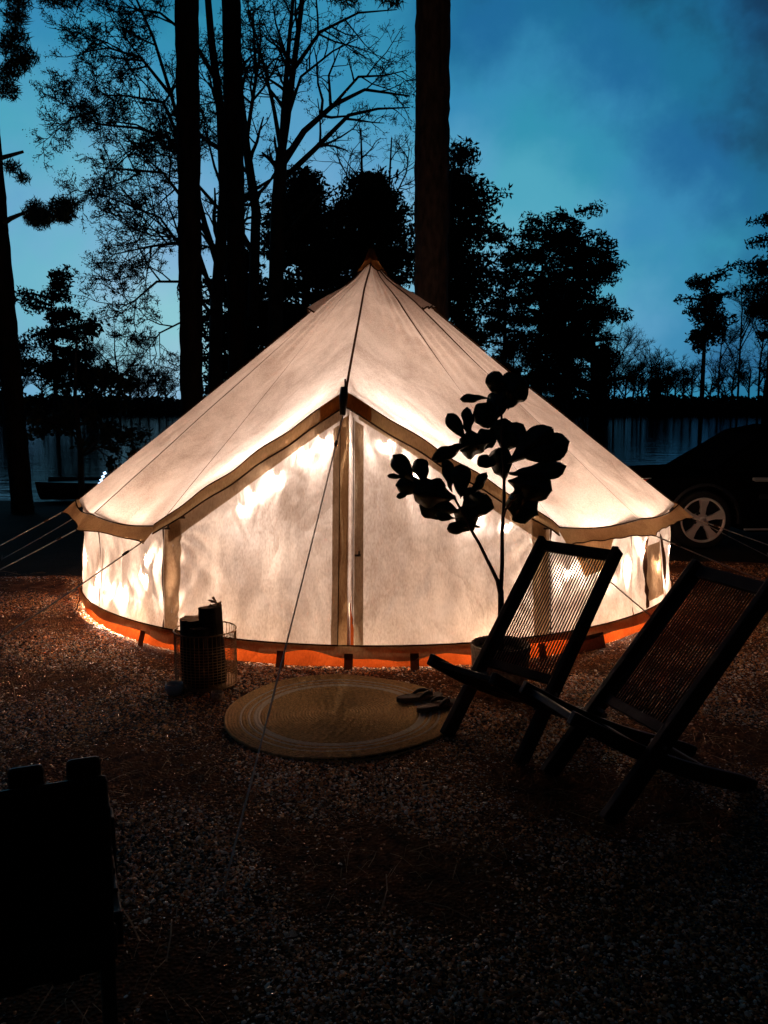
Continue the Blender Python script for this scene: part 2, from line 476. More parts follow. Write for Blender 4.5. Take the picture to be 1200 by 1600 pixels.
gt.interface.new_socket('Geometry', in_out='OUTPUT', socket_type='NodeSocketGeometry')
gi, gout = N(gt, 'NodeGroupInput'), N(gt, 'NodeGroupOutput')
ico = N(gt, 'GeometryNodeMeshIcoSphere'); ico.inputs['Radius'].default_value = 1.0; ico.inputs['Subdivisions'].default_value = 1
sm = N(gt, 'GeometryNodeSetMaterial'); sm.inputs['Material'].default_value = M['gravel']
iop = N(gt, 'GeometryNodeInstanceOnPoints')
a1 = N(gt, 'GeometryNodeInputNamedAttribute', data_type='FLOAT_VECTOR'); a1.inputs['Name'].default_value = 'turn'
a2 = N(gt, 'GeometryNodeInputNamedAttribute', data_type='FLOAT_VECTOR'); a2.inputs['Name'].default_value = 'size'
gt.links.new(ico.outputs['Mesh'], sm.inputs['Geometry'])
gt.links.new(sm.outputs[0], iop.inputs['Instance'])
gt.links.new(gi.outputs[0], iop.inputs['Points'])
gt.links.new(a1.outputs['Attribute'], iop.inputs['Rotation'])
gt.links.new(a2.outputs['Attribute'], iop.inputs['Scale'])
gt.links.new(iop.outputs[0], gout.inputs[0])
md = go.modifiers.new('scatter', 'NODES'); md.node_group = gt

# pine straw and leaf litter
n = 5200
y = npr.uniform(1.7, 8.0, n); x = npr.uniform(-1, 1, n) * (.52 * y + .4)
keep = ((x - TC.x) ** 2 + (y - TC.y) ** 2 > 2.62 ** 2) & ((x + .235) ** 2 + (y - 4.27) ** 2 > .62 ** 2)
x, y = x[keep], y[keep]; n = len(x)
a = npr.uniform(0, 2 * PI, n); ll = npr.uniform(.04, .13, n); wd = npr.uniform(.0008, .0016, n); big = npr.uniform(0, 1, n) > .965; ll[big] *= 2.6; wd[big] *= 2.0
vs, fs = [], []
for i in range(n):
    dx, dy = math.cos(a[i]), math.sin(a[i]); cv = rnd.uniform(-.25, .25)
    z0, z1, z2 = .016, rnd.uniform(.02, .035), .016
    for k, (u, z) in enumerate(((-.5, z0), (0, z1), (.5, z2))):
        cx = x[i] + dx * ll[i] * u - dy * ll[i] * cv * (.25 - u * u); cyy = y[i] + dy * ll[i] * u + dx * ll[i] * cv * (.25 - u * u)
        vs += [(cx - dy * wd[i], cyy + dx * wd[i], z), (cx + dy * wd[i], cyy - dx * wd[i], z + .001)]
    b_ = 6 * i
    fs += [(b_, b_ + 1, b_ + 3, b_ + 2), (b_ + 2, b_ + 3, b_ + 5, b_ + 4)]
tag(link_mesh('pine_straw', np_mesh('pine_straw', np.array(vs), np.array(fs)), M['straw']), kind='stuff')

# ------------------------------------------------------------------ bell tent
AZ0 = -3.5
def tp(a, r, z):
    q = R(a + AZ0); return Vector((TC.x + r * math.sin(q), TC.y - r * math.cos(q), z))
APEX = Vector((-.11, 7.58, 2.985))
GUY = [30, 49, 72, 100, 128, 154]
DC = GUY[0]
ER, EZ = 2.55, .835
PEAK = tp(-.6, 2.42, 1.69)
def corner(a): return tp(a, ER, EZ + (.025 if abs(a) < 40 and a > 0 else 0))
def eave(a):
    if a > 180: a -= 360
    if a < -180: a += 360
    s = 1 if a >= 0 else -1; aa = abs(a)
    if aa <= DC:
        return PEAK.lerp(corner(DC * s), aa / DC)
    g_ = GUY + [180.0]
    for i in range(len(g_) - 1):
        if aa <= g_[i + 1] + 1e-6:
            u = (aa - g_[i]) / (g_[i + 1] - g_[i]); break
    pc = corner(g_[i] * s).lerp(corner(g_[i + 1] * s), u)
    pr_ = tp(a, ER, EZ)
    q = pc.lerp(pr_, .45); q.z -= .028 * math.sin(PI * u)
    return q
def roof(a, s):
    e = eave(a); top = APEX + (tp(a, .035, 0) - Vector((TC.x, TC.y, 0)))
    top.z = APEX.z - .03
    p = top.lerp(e, s)
    sag = .085 * math.sin(PI * s ** .42)
    if abs(a) < DC:
        w_ = min(1, max(0, (s - .08) / .3)); w_ = w_ * w_ * (3 - 2 * w_)
        sag *= 1 - w_ * .65 * (1 - abs(a) / DC)
    g_ = [0] + GUY + [180]
    aa = abs(a); u = 0
    for i in range(len(g_) - 1):
        if g_[i] <= aa <= g_[i + 1]: u = (aa - g_[i]) / (g_[i + 1] - g_[i])
    sag += .035 * math.sin(PI * u) * s
    # gathers running down from the cap
    sag += .012 * math.sin(a * .95 + 2 * noise2(a * .05, s * 2, 5)) * math.exp(-((s - .30) / .2) ** 2) * (1.3 if 4 < a < 75 else .5)
    sag += .006 * noise2(a * .12, s * 5, 8)
    n_ = (e - top).cross(tp(a + 90, 1, 0) - tp(a - 90, 1, 0)).normalized()
    if n_.z < 0: n_ = -n_
    p = p - n_ * sag
    if s < .2:
        w_ = s / .2; w_ = w_ * w_ * (3 - 2 * w_); f = .50 + .50 * w_
        p = Vector((APEX.x + (p.x - APEX.x) * f, APEX.y + (p.y - APEX.y) * f, p.z))
    return p
tent = empty('bell_tent', (TC.x, TC.y, 0))
tag(tent, 'cream canvas bell tent glowing from within on the gravel', 'tent')
TI = Matrix.Translation(-TC)
def tb(mb, name, mat, smooth=True, parent=None):
    mb.v = [tuple(Vector(p) - TC) for p in mb.v]
    return mb.build(name, M[mat], parent or tent, smooth)
edges = [-180] + [-q for q in reversed(GUY)] + [0] + GUY + [180]
NP = len(edges) - 1
for i in range(NP):
    a0, a1_ = edges[i], edges[i + 1]
    mb = MB(); mb.grid(lambda u, v: roof(a0 + (a1_ - a0) * u, .05 + .95 * v), 26, 34)
    tb(mb, 'roof_panel', 'canvas')
# seam tapes along the roof
for e in edges[1:]:
    wv = .017 if e == 0 else .012
    mb = MB()
    def sf(u, v, e=e, wv=wv):
        p = roof(e, v * .998); q = roof(e + .5, v * .998); d = (q - p)
        d = d.normalized() if d.length > 1e-6 else Vector((1, 0, 0))
        n_ = Vector((p.x - TC.x, p.y - TC.y, 1.2)).normalized()
        return p + d * wv * (u - .5) + n_ * .011
    mb.grid(sf, 1, 30); tb(mb, 'roof_seam', 'seam')
# cap
mb = MB()
def cap_pt(u, v):
    aa = -180 + 360 * u; p = roof(aa, .004 + .072 * v); n_ = Vector((p.x - APEX.x, p.y - APEX.y, .12)).normalized()
    return p + n_ * .022 + Vector((0, 0, .012 - .012 * v * math.sin(math.radians(aa) * 5)))
mb.grid(cap_pt, 48, 5)
cp = tb(mb, 'apex_cap', 'cap')
mb = MB(); mb.tube([cap_pt(k / 48, 1) for k in range(49)], .005, 4); tb(mb, 'cap_piping', 'seam', parent=cp)
mb = MB(); mb.tube([APEX + Vector((0, 0, -.13)), APEX + Vector((0, 0, -.03)), APEX + Vector((0, 0, -.015))], [.066, .026, .012], 14); tb(mb, 'apex_tip', 'cap')
# apex vents: small hoods
for a_ in (-74, 64, 160):
    mb = MB()
    def vf(u, v):
        aa = a_ + (u - .5) * (14 + 12 * v); s = .12 + .11 * v
        p = roof(aa, s); n_ = Vector((p.x - TC.x, p.y - TC.y, .9)).normalized()
        return p + n_ * (.008 + .042 * v * math.sin(PI * u) ** .7)
    mb.grid(vf, 8, 6); vt = tb(mb, 'vent_hood', 'canvas')
    mb = MB(); mb.tube([vf(u, 1) for u in [k / 10 for k in range(11)]], .008, 5); tb(mb, 'vent_rim', 'seam', parent=vt)
# eave valance between guy points
def valance(a, v):
    s = 1 if a >= 0 else -1
    e = eave(a); aa = abs(a); g_ = GUY + [180.0]; u = 0
    for i in range(len(g_) - 1):
        if g_[i] <= aa <= g_[i + 1] + 1e-6: u = (aa - g_[i]) / (g_[i + 1] - g_[i])
    outw = Vector((e.x - TC.x, e.y - TC.y, 0)).normalized()
    k = abs(2 * u - 1) ** 3
    o_ = .028 + (.05 + .065 * k) * v
    dz = -(.070 + .03 * k) * v + .004 * math.sin(u * 9 + a) * v
    return e + outw * o_ + Vector((0, 0, dz - .004))
for i in range(NP):
    if edges[i] in (-DC, 0): continue
    a0, a1_ = edges[i], edges[i + 1]
    mb = MB(); mb.grid(lambda u, v: valance(a0 + (a1_ - a0) * u, v), 24, 4); tb(mb, 'eave_valance', 'band')
    mb = MB(); mb.tube([valance(a0 + (a1_ - a0) * k / 24, .0) + Vector((0, 0, .006)) for k in range(25)], .005, 4); tb(mb, 'eave_piping', 'seam')
    mb = MB(); mb.tube([valance(a0 + (a1_ - a0) * k / 24, 1.0) for k in range(25)], .004, 4); tb(mb, 'valance_piping', 'seam')
# fascia over the door
for s in (-1, 1):
    mb = MB()
    def ff(u, v):
        a_ = s * (DC * u + .01); e = eave(a_); outw = Vector((e.x - TC.x, e.y - TC.y, 0)).normalized()
        wv_ = .012 * math.sin(u * 21 + s) * math.sin(PI * u)
        return e + outw * (.05 + .015 * v + wv_ * (1 - v)) + Vector((0, 0, .012 * (1 - v) - .078 * v * (1 - .4 * u ** 4) + wv_ * .6))
    mb.grid(ff, 30, 4); tb(mb, 'door_fascia', 'band')
    mb = MB(); mb.tube([ff(k / 30, 1) for k in range(31)], .005, 4); tb(mb, 'fascia_piping', 'seam')
    mb = MB(); mb.tube([ff(k / 30, 0) for k in range(31)], .004, 4); tb(mb, 'fascia_hem', 'seam')
    mb = MB()
    mb.grid(lambda u, v: ff(.004 + .115 * u, v) + Vector((0, -.008, .004)), 4, 3); tb(mb, 'peak_patch', 'cap')
mb = MB(); f0 = PEAK + Vector((-.005, -.085, 0))
mb.tube([f0 + Vector((0, .01, .035)), f0 + Vector((-.004, 0, -.02)), f0 + Vector((-.01, -.01, -.13))], [.022, .026, .018], 8); tb(mb, 'pole_sleeve', 'toggle')
mb = MB(); mb.tube([PEAK + Vector((0, -.05, 0)), PEAK + Vector((0, -.055, .085))], .006, 6); tb(mb, 'pole_spike', 'toggle')
# walls
BZ = .125
TENS = [(-30, .84), (30, .86), (-49, .83), (49, .83), (-72, .83), (72, .83), (-.6, 1.6), (-30, .14), (30, .14), (-3, .14), (4, .14), (-49, .14), (49, .14)]
def wall(a, v, off=0.0):
    e = eave(a); rt = math.hypot(e.x - TC.x, e.y - TC.y) - .035
    zt = e.z - .01
    rb = 2.545
    z = zt + (BZ - zt) * v
    r_ = rt + (rb - rt) * v
    fold = .012 * math.sin(a * .75 + 1.5 * noise2(a * .07, v * 1.2, 6)) * (1 - .6 * v) + .020 * noise2(a * .11, v * 2.2, 12) + .011 * noise2(a * .4, v * 5, 13)
    if abs(a) < 33: fold *= .8
    for ka, kz in TENS:
        dx = (a - ka) * .0445; dz_ = z - kz; ds = math.hypot(dx, dz_)
        if ds < 1.4: fold += .0075 * math.sin(math.atan2(dz_, dx) * 17 + ka) * math.exp(-(ds / .55) ** 2) * min(1, ds / .12)
    edge = min(1, 6 * v, 8 * (1 - v) + .1)
    z += .014 * noise2(a * .25, 1, 31) * v
    return tp(a, r_ + fold * edge + off, z)
for i in range(NP):
    if edges[i] in (-DC, 0): continue
    a0, a1_ = edges[i], edges[i + 1]
    mb = MB(); mb.grid(lambda u, v: wall(a0 + (a1_ - a0) * u, v), 44, 18); tb(mb, 'wall_panel', 'canvas_wall')
def gap(v): return .16 + (1.05 * max(0, (v - .80) / .20) ** 1.6)
def door(s, u, v):
    a_ = s * (gap(v) + (DC - gap(v)) * u)
    return wall(a_, v)
for s in (-1, 1):
    mb = MB(); mb.grid(lambda u, v: door(s, u, v), 60, 40); tb(mb, 'door_panel', 'canvas_wall')
def strip(name, a_of, wdeg, v0, v1, mat, off, nv=24, nu=3):
    mb = MB(); mb.grid(lambda u, v: wall(a_of(v0 + (v1 - v0) * v) + wdeg * (u - .5), v0 + (v1 - v0) * v, off), nu, nv)
    return tb(mb, name, mat)
strip('door_flap', lambda v: -.80 - .1 * v, 1.25, .075, .985, 'band', .020)
strip('door_flap_edge', lambda v: -1.45 - .1 * v, .14, .075, .985, 'seam', .024)
strip('zip', lambda v: 0.0, .5, .05, .82, 'canvas', -.006, nu=1)  # pale cloth strip standing in for light leaking through the door gap
strip('zip_guard', lambda v: .50, .12, .08, .9, 'seam', .012)
strip('door_facing', lambda v: -2.0, 1.1, .09, .99, 'double', .008)
strip('door_facing', lambda v: 1.3, 1.3, .09, .99, 'double', .008)
strip('door_side_facing', lambda v: -28.5, 2.6, .02, .99, 'double', .008)
strip('door_side_facing', lambda v: 28.5, 2.6, .02, .99, 'double', .008)
for s in (-1, 1):
    mb = MB()
    mb.grid(lambda u, v: wall(s * (1.2 + 28 * u), .02 + .055 * v + .10 * (v) * (u ** 2), .012), 30, 3); tb(mb, 'door_top_facing', 'double')
for a_ in [-q for q in GUY] + GUY:
    strip('wall_seam', lambda v: a_, .35, .02, .99, 'seam', .010, nu=1)
# pole inside the doorway, seen through the cloth
mb = MB(); mb.tube([tp(-.6, 2.36, .05), tp(-.6, 2.36, 1.66)], .014, 8); tb(mb, 'door_pole', 'steel')
mb = MB(); mb.tube([Vector((TC.x, TC.y, 0)), APEX + Vector((0, 0, -.05))], .018, 8); tb(mb, 'centre_pole', 'steel')
for s in (-1, 1):
    mb = MB(); mb.tube([tp(s * DC, 2.44, .05), tp(s * DC, 2.44, .78), PEAK.lerp(corner(DC * s), .5) + Vector((0, .12, -.05)), PEAK + Vector((0, .10, -.06))], .012, 6); tb(mb, 'door_frame_pole', 'steel')
# hem, groundsheet wall, dark bands
def hem(a, v):
    e = 2.548 + .03 * v + .03 * noise2(a * .16, 0, 17) * v
    return tp(a, e + .008, BZ + .022 - (.055 + .045 * noise2(a * .21, 2, 18)) * v)
for i in range(NP):
    a0, a1_ = edges[i], edges[i + 1]
    mb = MB(); mb.grid(lambda u, v: hem(a0 + (a1_ - a0) * u, v), 30, 3); tb(mb, 'wall_hem', 'hem')
    mb = MB(); mb.tube([hem(a0 + (a1_ - a0) * k / 30, 0) + Vector((0, 0, .003)) for k in range(31)], .005, 4); tb(mb, 'hem_piping', 'seam')
    mb = MB()
    mb.grid(lambda u, v: tp(a0 + (a1_ - a0) * u, 2.50 + .05 * v + .032 * noise2((a0 + (a1_ - a0) * u) * .25, v * 1.5, 19) * math.sin(PI * v), BZ + .01 - (BZ + .022) * v), 24, 4)
    tb(mb, 'groundsheet_side', 'pvc')
for a_ in (-62, -34, -9.5, 0.0, 9, 28, 37, 60, 92, -92):
    mb = MB(); mb.grid(lambda u, v: tp(a_ + (u - .5) * (1.2 if a_ != 37 else 6.0), 2.575 + .03 * v, .105 - .10 * v), 2, 3); tb(mb, 'dark_band', 'seam')  # dark bands across the groundsheet side, the widest on the right
mb = MB(); mb.grid(lambda u, v: Vector((TC.x + 2.5 * v * math.cos(2 * PI * u), TC.y + 2.5 * v * math.sin(2 * PI * u), .012)), 48, 3); tb(mb, 'groundsheet', 'pvc')
# arched window on the side wall, patch for a wall shadow, toggles
def winpt(k, off, grow):
    a_c, hw = 58.6, 5.0
    if k < .3: u, v = -1, .95 - .55 * (k / .3)
    elif k > .7: u, v = 1, .40 + .55 * ((k - .7) / .3)
    else:
        q = PI * (k - .3) / .4; u, v = -math.cos(q), .40 - .26 * math.sin(q)
    return wall(a_c + u * (hw + grow), v - (grow * .012 if .3 < k < .7 else 0), off)
mb = MB(); mb.grid(lambda u, v: winpt(u, .016, (v - .5) * 1.5), 40, 2); wf = tb(mb, 'window_frame', 'seam')
mb = MB(); mb.grid(lambda u, v: wall(58.6 + (u - .5) * 9, .3 + .6 * v, .006), 8, 8); tb(mb, 'window_mesh', 'double', parent=wf)
mb = MB()
q0 = [(34.0, .10), (43.5, .10), (42.0, .42), (36.5, .47)]
mb.grid(lambda u, v: wall((q0[0][0] * (1 - u) + q0[1][0] * u) * (1 - v) + (q0[3][0] * (1 - u) + q0[2][0] * u) * v, (q0[0][1] * (1 - u) + q0[1][1] * u) * (1 - v) + (q0[3][1] * (1 - u) + q0[2][1] * u) * v, .02), 4, 4)
tb(mb, 'shadow_patch', 'band')  # darker cloth drawn in place of a shadow on the wall
for a_, v_ in ((-29.0, .05), (-26.5, .04), (29.0, .05), (1.2, .62)):
    p = wall(a_, v_, .03); mb = MB(); mb.box(p, (.035, .012, .012)); mb.box(p + Vector((.008, 0, .012)), (.010, .01, .03)); tb(mb, 'toggle', 'toggle', False)
# guy ropes with runners and pegs
def rope(p0, p1, rad=.0045, sag=.012):
    p0, p1 = Vector(p0), Vector(p1)
    pts = [p0.lerp(p1, k / 14) - Vector((0, 0, sag * math.sin(PI * k / 14))) for k in range(15)]
    mb = MB(); mb.tube(pts, rad, 5); r_ = tb(mb, 'guy_rope', 'rope')
    q = p0.lerp(p1, .10); d = (p1 - p0).normalized()
    mb = MB(); mb.tube([q - d * .025, q, q + d * .025], [.008, .011, .008], 6); tb(mb, 'rope_runner', 'toggle', parent=r_)
    mb = MB(); mb.tube([p1 + Vector((0, 0, -.10)), p1 + Vector((0, 0, .03)), p1 + Vector((.012, -.01, .04)), p1 + Vector((.02, -.016, .02))], .005, 6); tb(mb, 'peg', 'steel', parent=r_)
rope(valance(-DC - .5, .9), (-2.659, 5.151, .01))
rope(valance(-49, 1), (-3.70, 6.62, .01))
rope(valance(-72, .9), (-4.12, 7.10, .01))
rope(valance(DC + .5, .9), (2.044, 5.399, .01))
rope(valance(49, 1), (3.61, 6.38, .01))
rope(valance(72, 1), (4.53, 7.33, .01))
rope(valance(100, 1), (4.1, 8.9, .01)); rope(valance(-100, 1), (-4.0, 8.7, .01)); rope(valance(128, 1), (3.3, 10.3, .01)); rope(valance(-128, 1), (-3.3, 10.3, .01))
rope(f0 + Vector((-.008, -.012, -.135)), (-.537, 2.594, .01), .0036, .02)

# lamps inside: a lantern on the centre pole and a string of small bulbs along the cloth, plus floor bulbs added to light the ground
def lamp(name, loc, power, rad, col, parent):
    d = bpy.data.lights.new(name, 'POINT'); d.energy = power; d.shadow_soft_size = rad; d.color = col
    o_ = bpy.data.objects.new(name, d); o_.location = loc; COL.objects.link(o_); o_.parent = parent
    return o_
lan = empty('lantern', (TC.x, TC.y - .18, 1.40)); tag(lan, 'warm lantern hanging on the centre pole inside the tent', 'lantern')
mb = MB(); mb.lathe([(.0, .19), (.05, .18), (.055, .16), (.02, .15)], 16); mb.tube([(0, 0, .19), (0, .08, .26), (0, .17, .28)], .004, 5); mb.build('lantern_top', M['toggle'], lan)
mb = MB(); mb.lathe([(.0, -.06), (.05, -.05), (.05, -.02), (.0, -.015)], 16); mb.build('lantern_base', M['toggle'], lan)
mb = MB()
for k in range(4):
    q = k * PI / 2 + .4; mb.tube([(.048 * math.cos(q), .048 * math.sin(q), -.03), (.048 * math.cos(q), .048 * math.sin(q), .17)], .003, 4)
mb.build('lantern_cage', M['toggle'], lan)
lamp('lantern_light', (0, 0, .07), 30, .05, (1.0, .76, .60), lan)
st = empty('string_lights', (TC.x, TC.y, 0)); tag(st, 'string of tiny warm white bulbs along the inside of the canvas', 'string lights')
hot = [(-10.1, 1.33, 2.44, 1.5), (-7.7, 1.40, 2.43, .9), (-14.9, 1.17, 2.45, 1.5), (-18.5, 1.06, 2.45, 1.2), (-20.5, .97, 2.44, .8), (-18.2, .75, 2.34, 1.6),
       (-13.6, .70, 2.28, 1.2), (1.4, 1.38, 2.43, 1.2), (3.5, 1.30, 2.42, .8), (6.0, 1.2, 2.42, 1.0), (10, 1.08, 2.42, 1.0), (14.6, .95, 2.42, 1.0), (-25, .86, 2.4, .9),
       (-55.1, .35, 2.47, .9), (-49.1, .32, 2.46, .9), (-44.5, .33, 2.46, 1.2), (-38.7, .46, 2.42, 1.6), (-37.7, .60, 2.42, 1.2), 
       (24.7, .72, 2.44, 1.2), (30.3, .54, 2.42, 1.4), (45.6, .50, 2.42, 1.5), (56.7, .44, 2.45, 1.4), (38, .5, 2.38, 1.0), (20, .86, 2.42, .9), (-58, .22, 2.46, .9), (-66, .45, 2.46, 1.0), (-72, .30, 2.46, 1.0), (62, .3, 2.46, 1.0), (50, .62, 2.45, .8), (68, .5, 2.46, .8), (-80, .4, 2.44, 1.0), (76, .4, 2.44, 1.0)]
bm_ = MB(); bm_.lathe([(0, .012), (.007, .008), (.008, 0), (.005, -.01), (0, -.012)], 8)
bmesh_shared = bm_.mesh('bulb', True)
HOTP = 2.2
for a_, z, r_, pw in hot:
    e = eave(a_ - AZ0); v_ = (e.z - .01 - z) / (e.z - .01 - BZ); q = wall(a_ - AZ0, max(.02, v_)); d3 = Vector((q.x - TC.x, q.y - TC.y, 0)); soft = (a_, z) in ((-18.2, .75), (-13.6, .70), (-25, .86)); p = d3 - d3.normalized() * (.16 if soft else .0065) + Vector((0, 0, q.z))
    o_ = link_mesh('bulb', bmesh_shared, M['bulb'], st); o_.location = p
    lamp('bulb_light', p + Vector((0, 0, -.016)), pw * HOTP * (.20 if soft else 1.5 if z > .7 else 4.2), .003, (1.0, .91, .82) if z > .7 else (1.0, .84, .67), st)
# roof-side bulbs running just under the roof cloth along the door edge and the eaves
for s in (-1, 1):
    for k in range(9):
        a_ = s * (4 + 3.1 * k)
        e = roof(a_, .93); p = e - TC; inw = Vector((-p.x, -p.y, 0)).normalized()
        p = p + inw * .07 + Vector((0, 0, -.05))
        o_ = link_mesh('bulb', bmesh_shared, M['bulb'], st); o_.location = p
        lamp('bulb_light', p + inw * .02, 0.42 * (2.4 if k in (2, 5) else .7), .02, (1.0, .86, .74), st)
for a_ in (-150, -121, -105, -92, -78, -48, -55, -40, 40, 50, 60, 75, 92, 110, 121, 150):
    p = tp(a_, 2.36, .74) - TC
    o_ = link_mesh('bulb', bmesh_shared, M['bulb'], st); o_.location = p
    lamp('bulb_light', p + Vector((0, 0, -.03)), 1.0, .02, (1.0, .82, .64), st)
for k in range(34):  # floor-level bulbs, added to spill orange light onto the ground outside
    a_ = -132 + 8 * k; p = tp(a_, 2.36, .085) - TC
    o_ = link_mesh('bulb', bmesh_shared, M['bulb'], st); o_.location = p
    lamp('bulb_light', p + Vector((0, 0, .02)), (.6 if abs(a_) < 14 else 2.0) * (1 + .5 * math.sin(k * 2.7)), .02, (1.0, .74, .48), st)
mb = MB(); pts = [tp(-150 + 4 * k, 2.37, .765 + .02 * math.sin(k * 1.9)) - TC for k in range(76)]; mb.tube(pts, .002, 4); mb.build('light_cord', M['toggle'], st)

# ------------------------------------------------------------------ rug
rug = empty('round_rug', (-.235, 4.27, 0)); tag(rug, 'round braided jute rug with pale rings before the tent door', 'rug')
RR = .605
def rug_ring(r0, r1, name, mat):
    nr = max(1, round((r1 - r0) / .0165)); prof = []
    for k in range(nr):
        a_, b_ = r0 + (r1 - r0) * k / nr, r0 + (r1 - r0) * (k + 1) / nr
        prof += [(a_, .013), (a_ + (b_ - a_) * .3, .020), (a_ + (b_ - a_) * .7, .020)]
    prof.append((r1, .013))
    n_ = 140; mb = MB(); vs = []; m_ = len(prof)
    for k in range(n_):
        q = 2 * PI * k / n_
        wob = 1 + .012 * math.sin(3 * q + 1) + .010 * math.sin(5 * q + 2.2) + .005 * math.sin(9 * q)
        for r, z in prof:
            f = r / RR
            rr = r * (1 + (wob - 1) * f * f)
            zz = z + .0012 * math.sin(q * 90 * max(.15, f) + r * 500) + f ** 4 * .008 * (1 + math.sin(4 * q + .5))
            vs.append((rr * math.cos(q), rr * math.sin(q) * .985, zz))
    fs = []
    for k in range(n_):
        k2 = (k + 1) % n_
        for i in range(m_ - 1): fs.append((k * m_ + i, k2 * m_ + i, k2 * m_ + i + 1, k * m_ + i + 1))
    mb.add(vs, fs); return mb.build(name, M[mat], rug, True)
rug_ring(.004, .415, 'jute_centre', 'jute')
rug_ring(.415, .452, 'pale_ring', 'jute_pale'); rug_ring(.452, .468, 'jute_ring', 'jute'); rug_ring(.468, .482, 'pale_ring', 'jute_pale')
rug_ring(.482, .512, 'jute_ring', 'jute'); rug_ring(.512, .525, 'pale_ring', 'jute_pale'); rug_ring(.525, RR, 'jute_border', 'jute')
mb = MB(); n_ = 90
for k in range(n_): pass
mb.lathe([(RR * .985, .0045), (RR * .985, .016)], 90); mb.build('rug_edge', M['jute'], rug)

# ------------------------------------------------------------------ sandals
def sandal(name_label, loc, rz, sgn):
    t_ = empty('flip_flop', loc, rz); tag(t_, name_label, 'sandal', 'pair of flip-flops on the rug')
    def outline(u):
        q = 2 * PI * u; yy = .135 * math.cos(q); xx = (.044 + .008 * math.cos(q) + .004 * math.cos(2 * q)) * math.sin(q)
        return xx + sgn * .006 * math.cos(q), yy
    pts = [outline(k / 36) for k in range(36)]
    mb = MB(); vs = [(x_, y_, 0) for x_, y_ in pts] + [(x_, y_, .022 + .006 * (y_ < -.03)) for x_, y_ in pts]
    fs = [tuple(range(36, 72)), tuple(reversed(range(36)))] + [(k, (k + 1) % 36, 36 + (k + 1) % 36, 36 + k) for k in range(36)]
    mb.add(vs, fs); mb.build('sole', M['sole'], t_, bevel=.004)
    for s in (-1, 1):
        mb = MB()
        p0, p1, p2 = Vector((0, .075, .024)), Vector((s * .032, .03, .062)), Vector((s * .044, -.025, .018))
        prev = []
        for k in range(9):
            u = k / 8; p = p0 * (1 - u) ** 2 + p1 * 2 * u * (1 - u) + p2 * u * u; prev.append(p)
        mb.tube(prev, [.005 + .007 * math.sin(PI * k / 8) for k in range(9)], 6); mb.build('strap', M['strap'], t_, True)
    mb = MB(); mb.tube([(0, .075, .018), (0, .072, .05)], .006, 6); mb.build('toe_post', M['buckle'], t_, True)
sandal('flip-flop lying further back, nearer the tent, on the jute rug', (.195, 4.44, .028), R(-68), 1)
sandal('flip-flop lying nearer the camera on the jute rug edge', (.285, 4.31, .028), R(-60), -1)

# ------------------------------------------------------------------ wire basket and firewood
bx, by = -1.035, 4.76
bk = empty('wire_basket', (bx, by, 0)); tag(bk, 'round brass wire basket holding firewood left of the tent door', 'basket')
def ring(r, z, rad, n=48): return [(r * math.cos(2 * PI * k / n), r * math.sin(2 * PI * k / n), z) for k in range(n + 1)], rad
for nm, z in (('rim', .335), ('foot_ring', .022)):
    pts, rd = ring(.178, z, .0042); mb = MB(); mb.tube(pts, rd, 6, False); mb.build(nm, M['metal_wire'], bk, True)
mb = MB()
for k in range(44):
    q = 2 * PI * k / 44; mb.tube([(.176 * math.cos(q), .176 * math.sin(q), .022), (.176 * math.cos(q), .176 * math.sin(q), .335)], .0019, 4, False)
for k in range(15):
    pts, rd = ring(.1755, .035 + .0165 * k, .0021, 40); mb.tube(pts, rd, 3, False)
tag(mb.build('wire_mesh', M['metal_wire'], bk), kind='stuff')
for q in (.6, 2.7, 4.8):
    mb = MB(); mb.tube([(.17 * math.cos(q), .17 * math.sin(q), .022), (.17 * math.cos(q), .17 * math.sin(q), 0.004)], .006, 6); mb.build('foot', M['metal_wire'], bk)
mb = MB(); mb.lathe([(0, .024), (.172, .024), (.172, .028), (0, .028)], 32); mb.build('base_plate', M['metal_wire'], bk)
def firewood(label, loc, h, rad, arc, rz, tilt):
    t_ = empty('firewood_log', loc, rz); t_.rotation_euler = (tilt[0], tilt[1], rz); tag(t_, label, 'firewood', 'split logs standing in the basket')
    n_ = 16; pts = [(rad * math.cos(arc * k / n_) * (1 + .05 * math.sin(k * 2.3)), rad * math.sin(arc * k / n_) * (1 + .05 * math.cos(k * 1.7))) for k in range(n_ + 1)]
    mb = MB(); rows = 8
    mb.grid(lambda u, v: (pts[round(u * n_)][0] * (1 + .03 * math.sin(v * 9 + u * 7)), pts[round(u * n_)][1], h * v), n_, rows); mb.build('bark', M['log_bark'], t_)
    m2 = MB()
    for z, fl in ((0, True), (h, False)):
        vs = [(x_, y_, z + (.004 * math.sin(i * 2.1) if z else 0)) for i, (x_, y_) in enumerate(pts)] + [(0.01, 0.0, z)]
        fs = [(k, k + 1, n_ + 1) if not fl else (k + 1, k, n_ + 1) for k in range(n_)]
        m2.add(vs, fs)
    m2.build('end_grain', M['log_end'], t_)
    m3 = MB()
    for p in (pts[0], pts[-1]):
        m3.grid(lambda u, v, p=p: (p[0] * u + .01 * (1 - u) + .004 * math.sin(v * 8 + u * 3), p[1] * u + .004 * math.sin(v * 11), h * v), 3, 8)
    m3.build('split_face', M['log_end'], t_)
firewood('tall half-round log with dark bark, left one in the wire basket', (bx - .068, by - .01, .03), .37, .072, PI * 1.7, R(60), (0, 0))
firewood('narrow split log leaning right, with reddish face, in the wire basket', (bx + .058, by - .03, .03), .455, .066, PI * 1.15, R(205), (R(-1), R(3)))
firewood('short log at the back of the wire basket', (bx - .0, by + .075, .03), .30, .06, PI * 1.0, R(20), (0, 0))
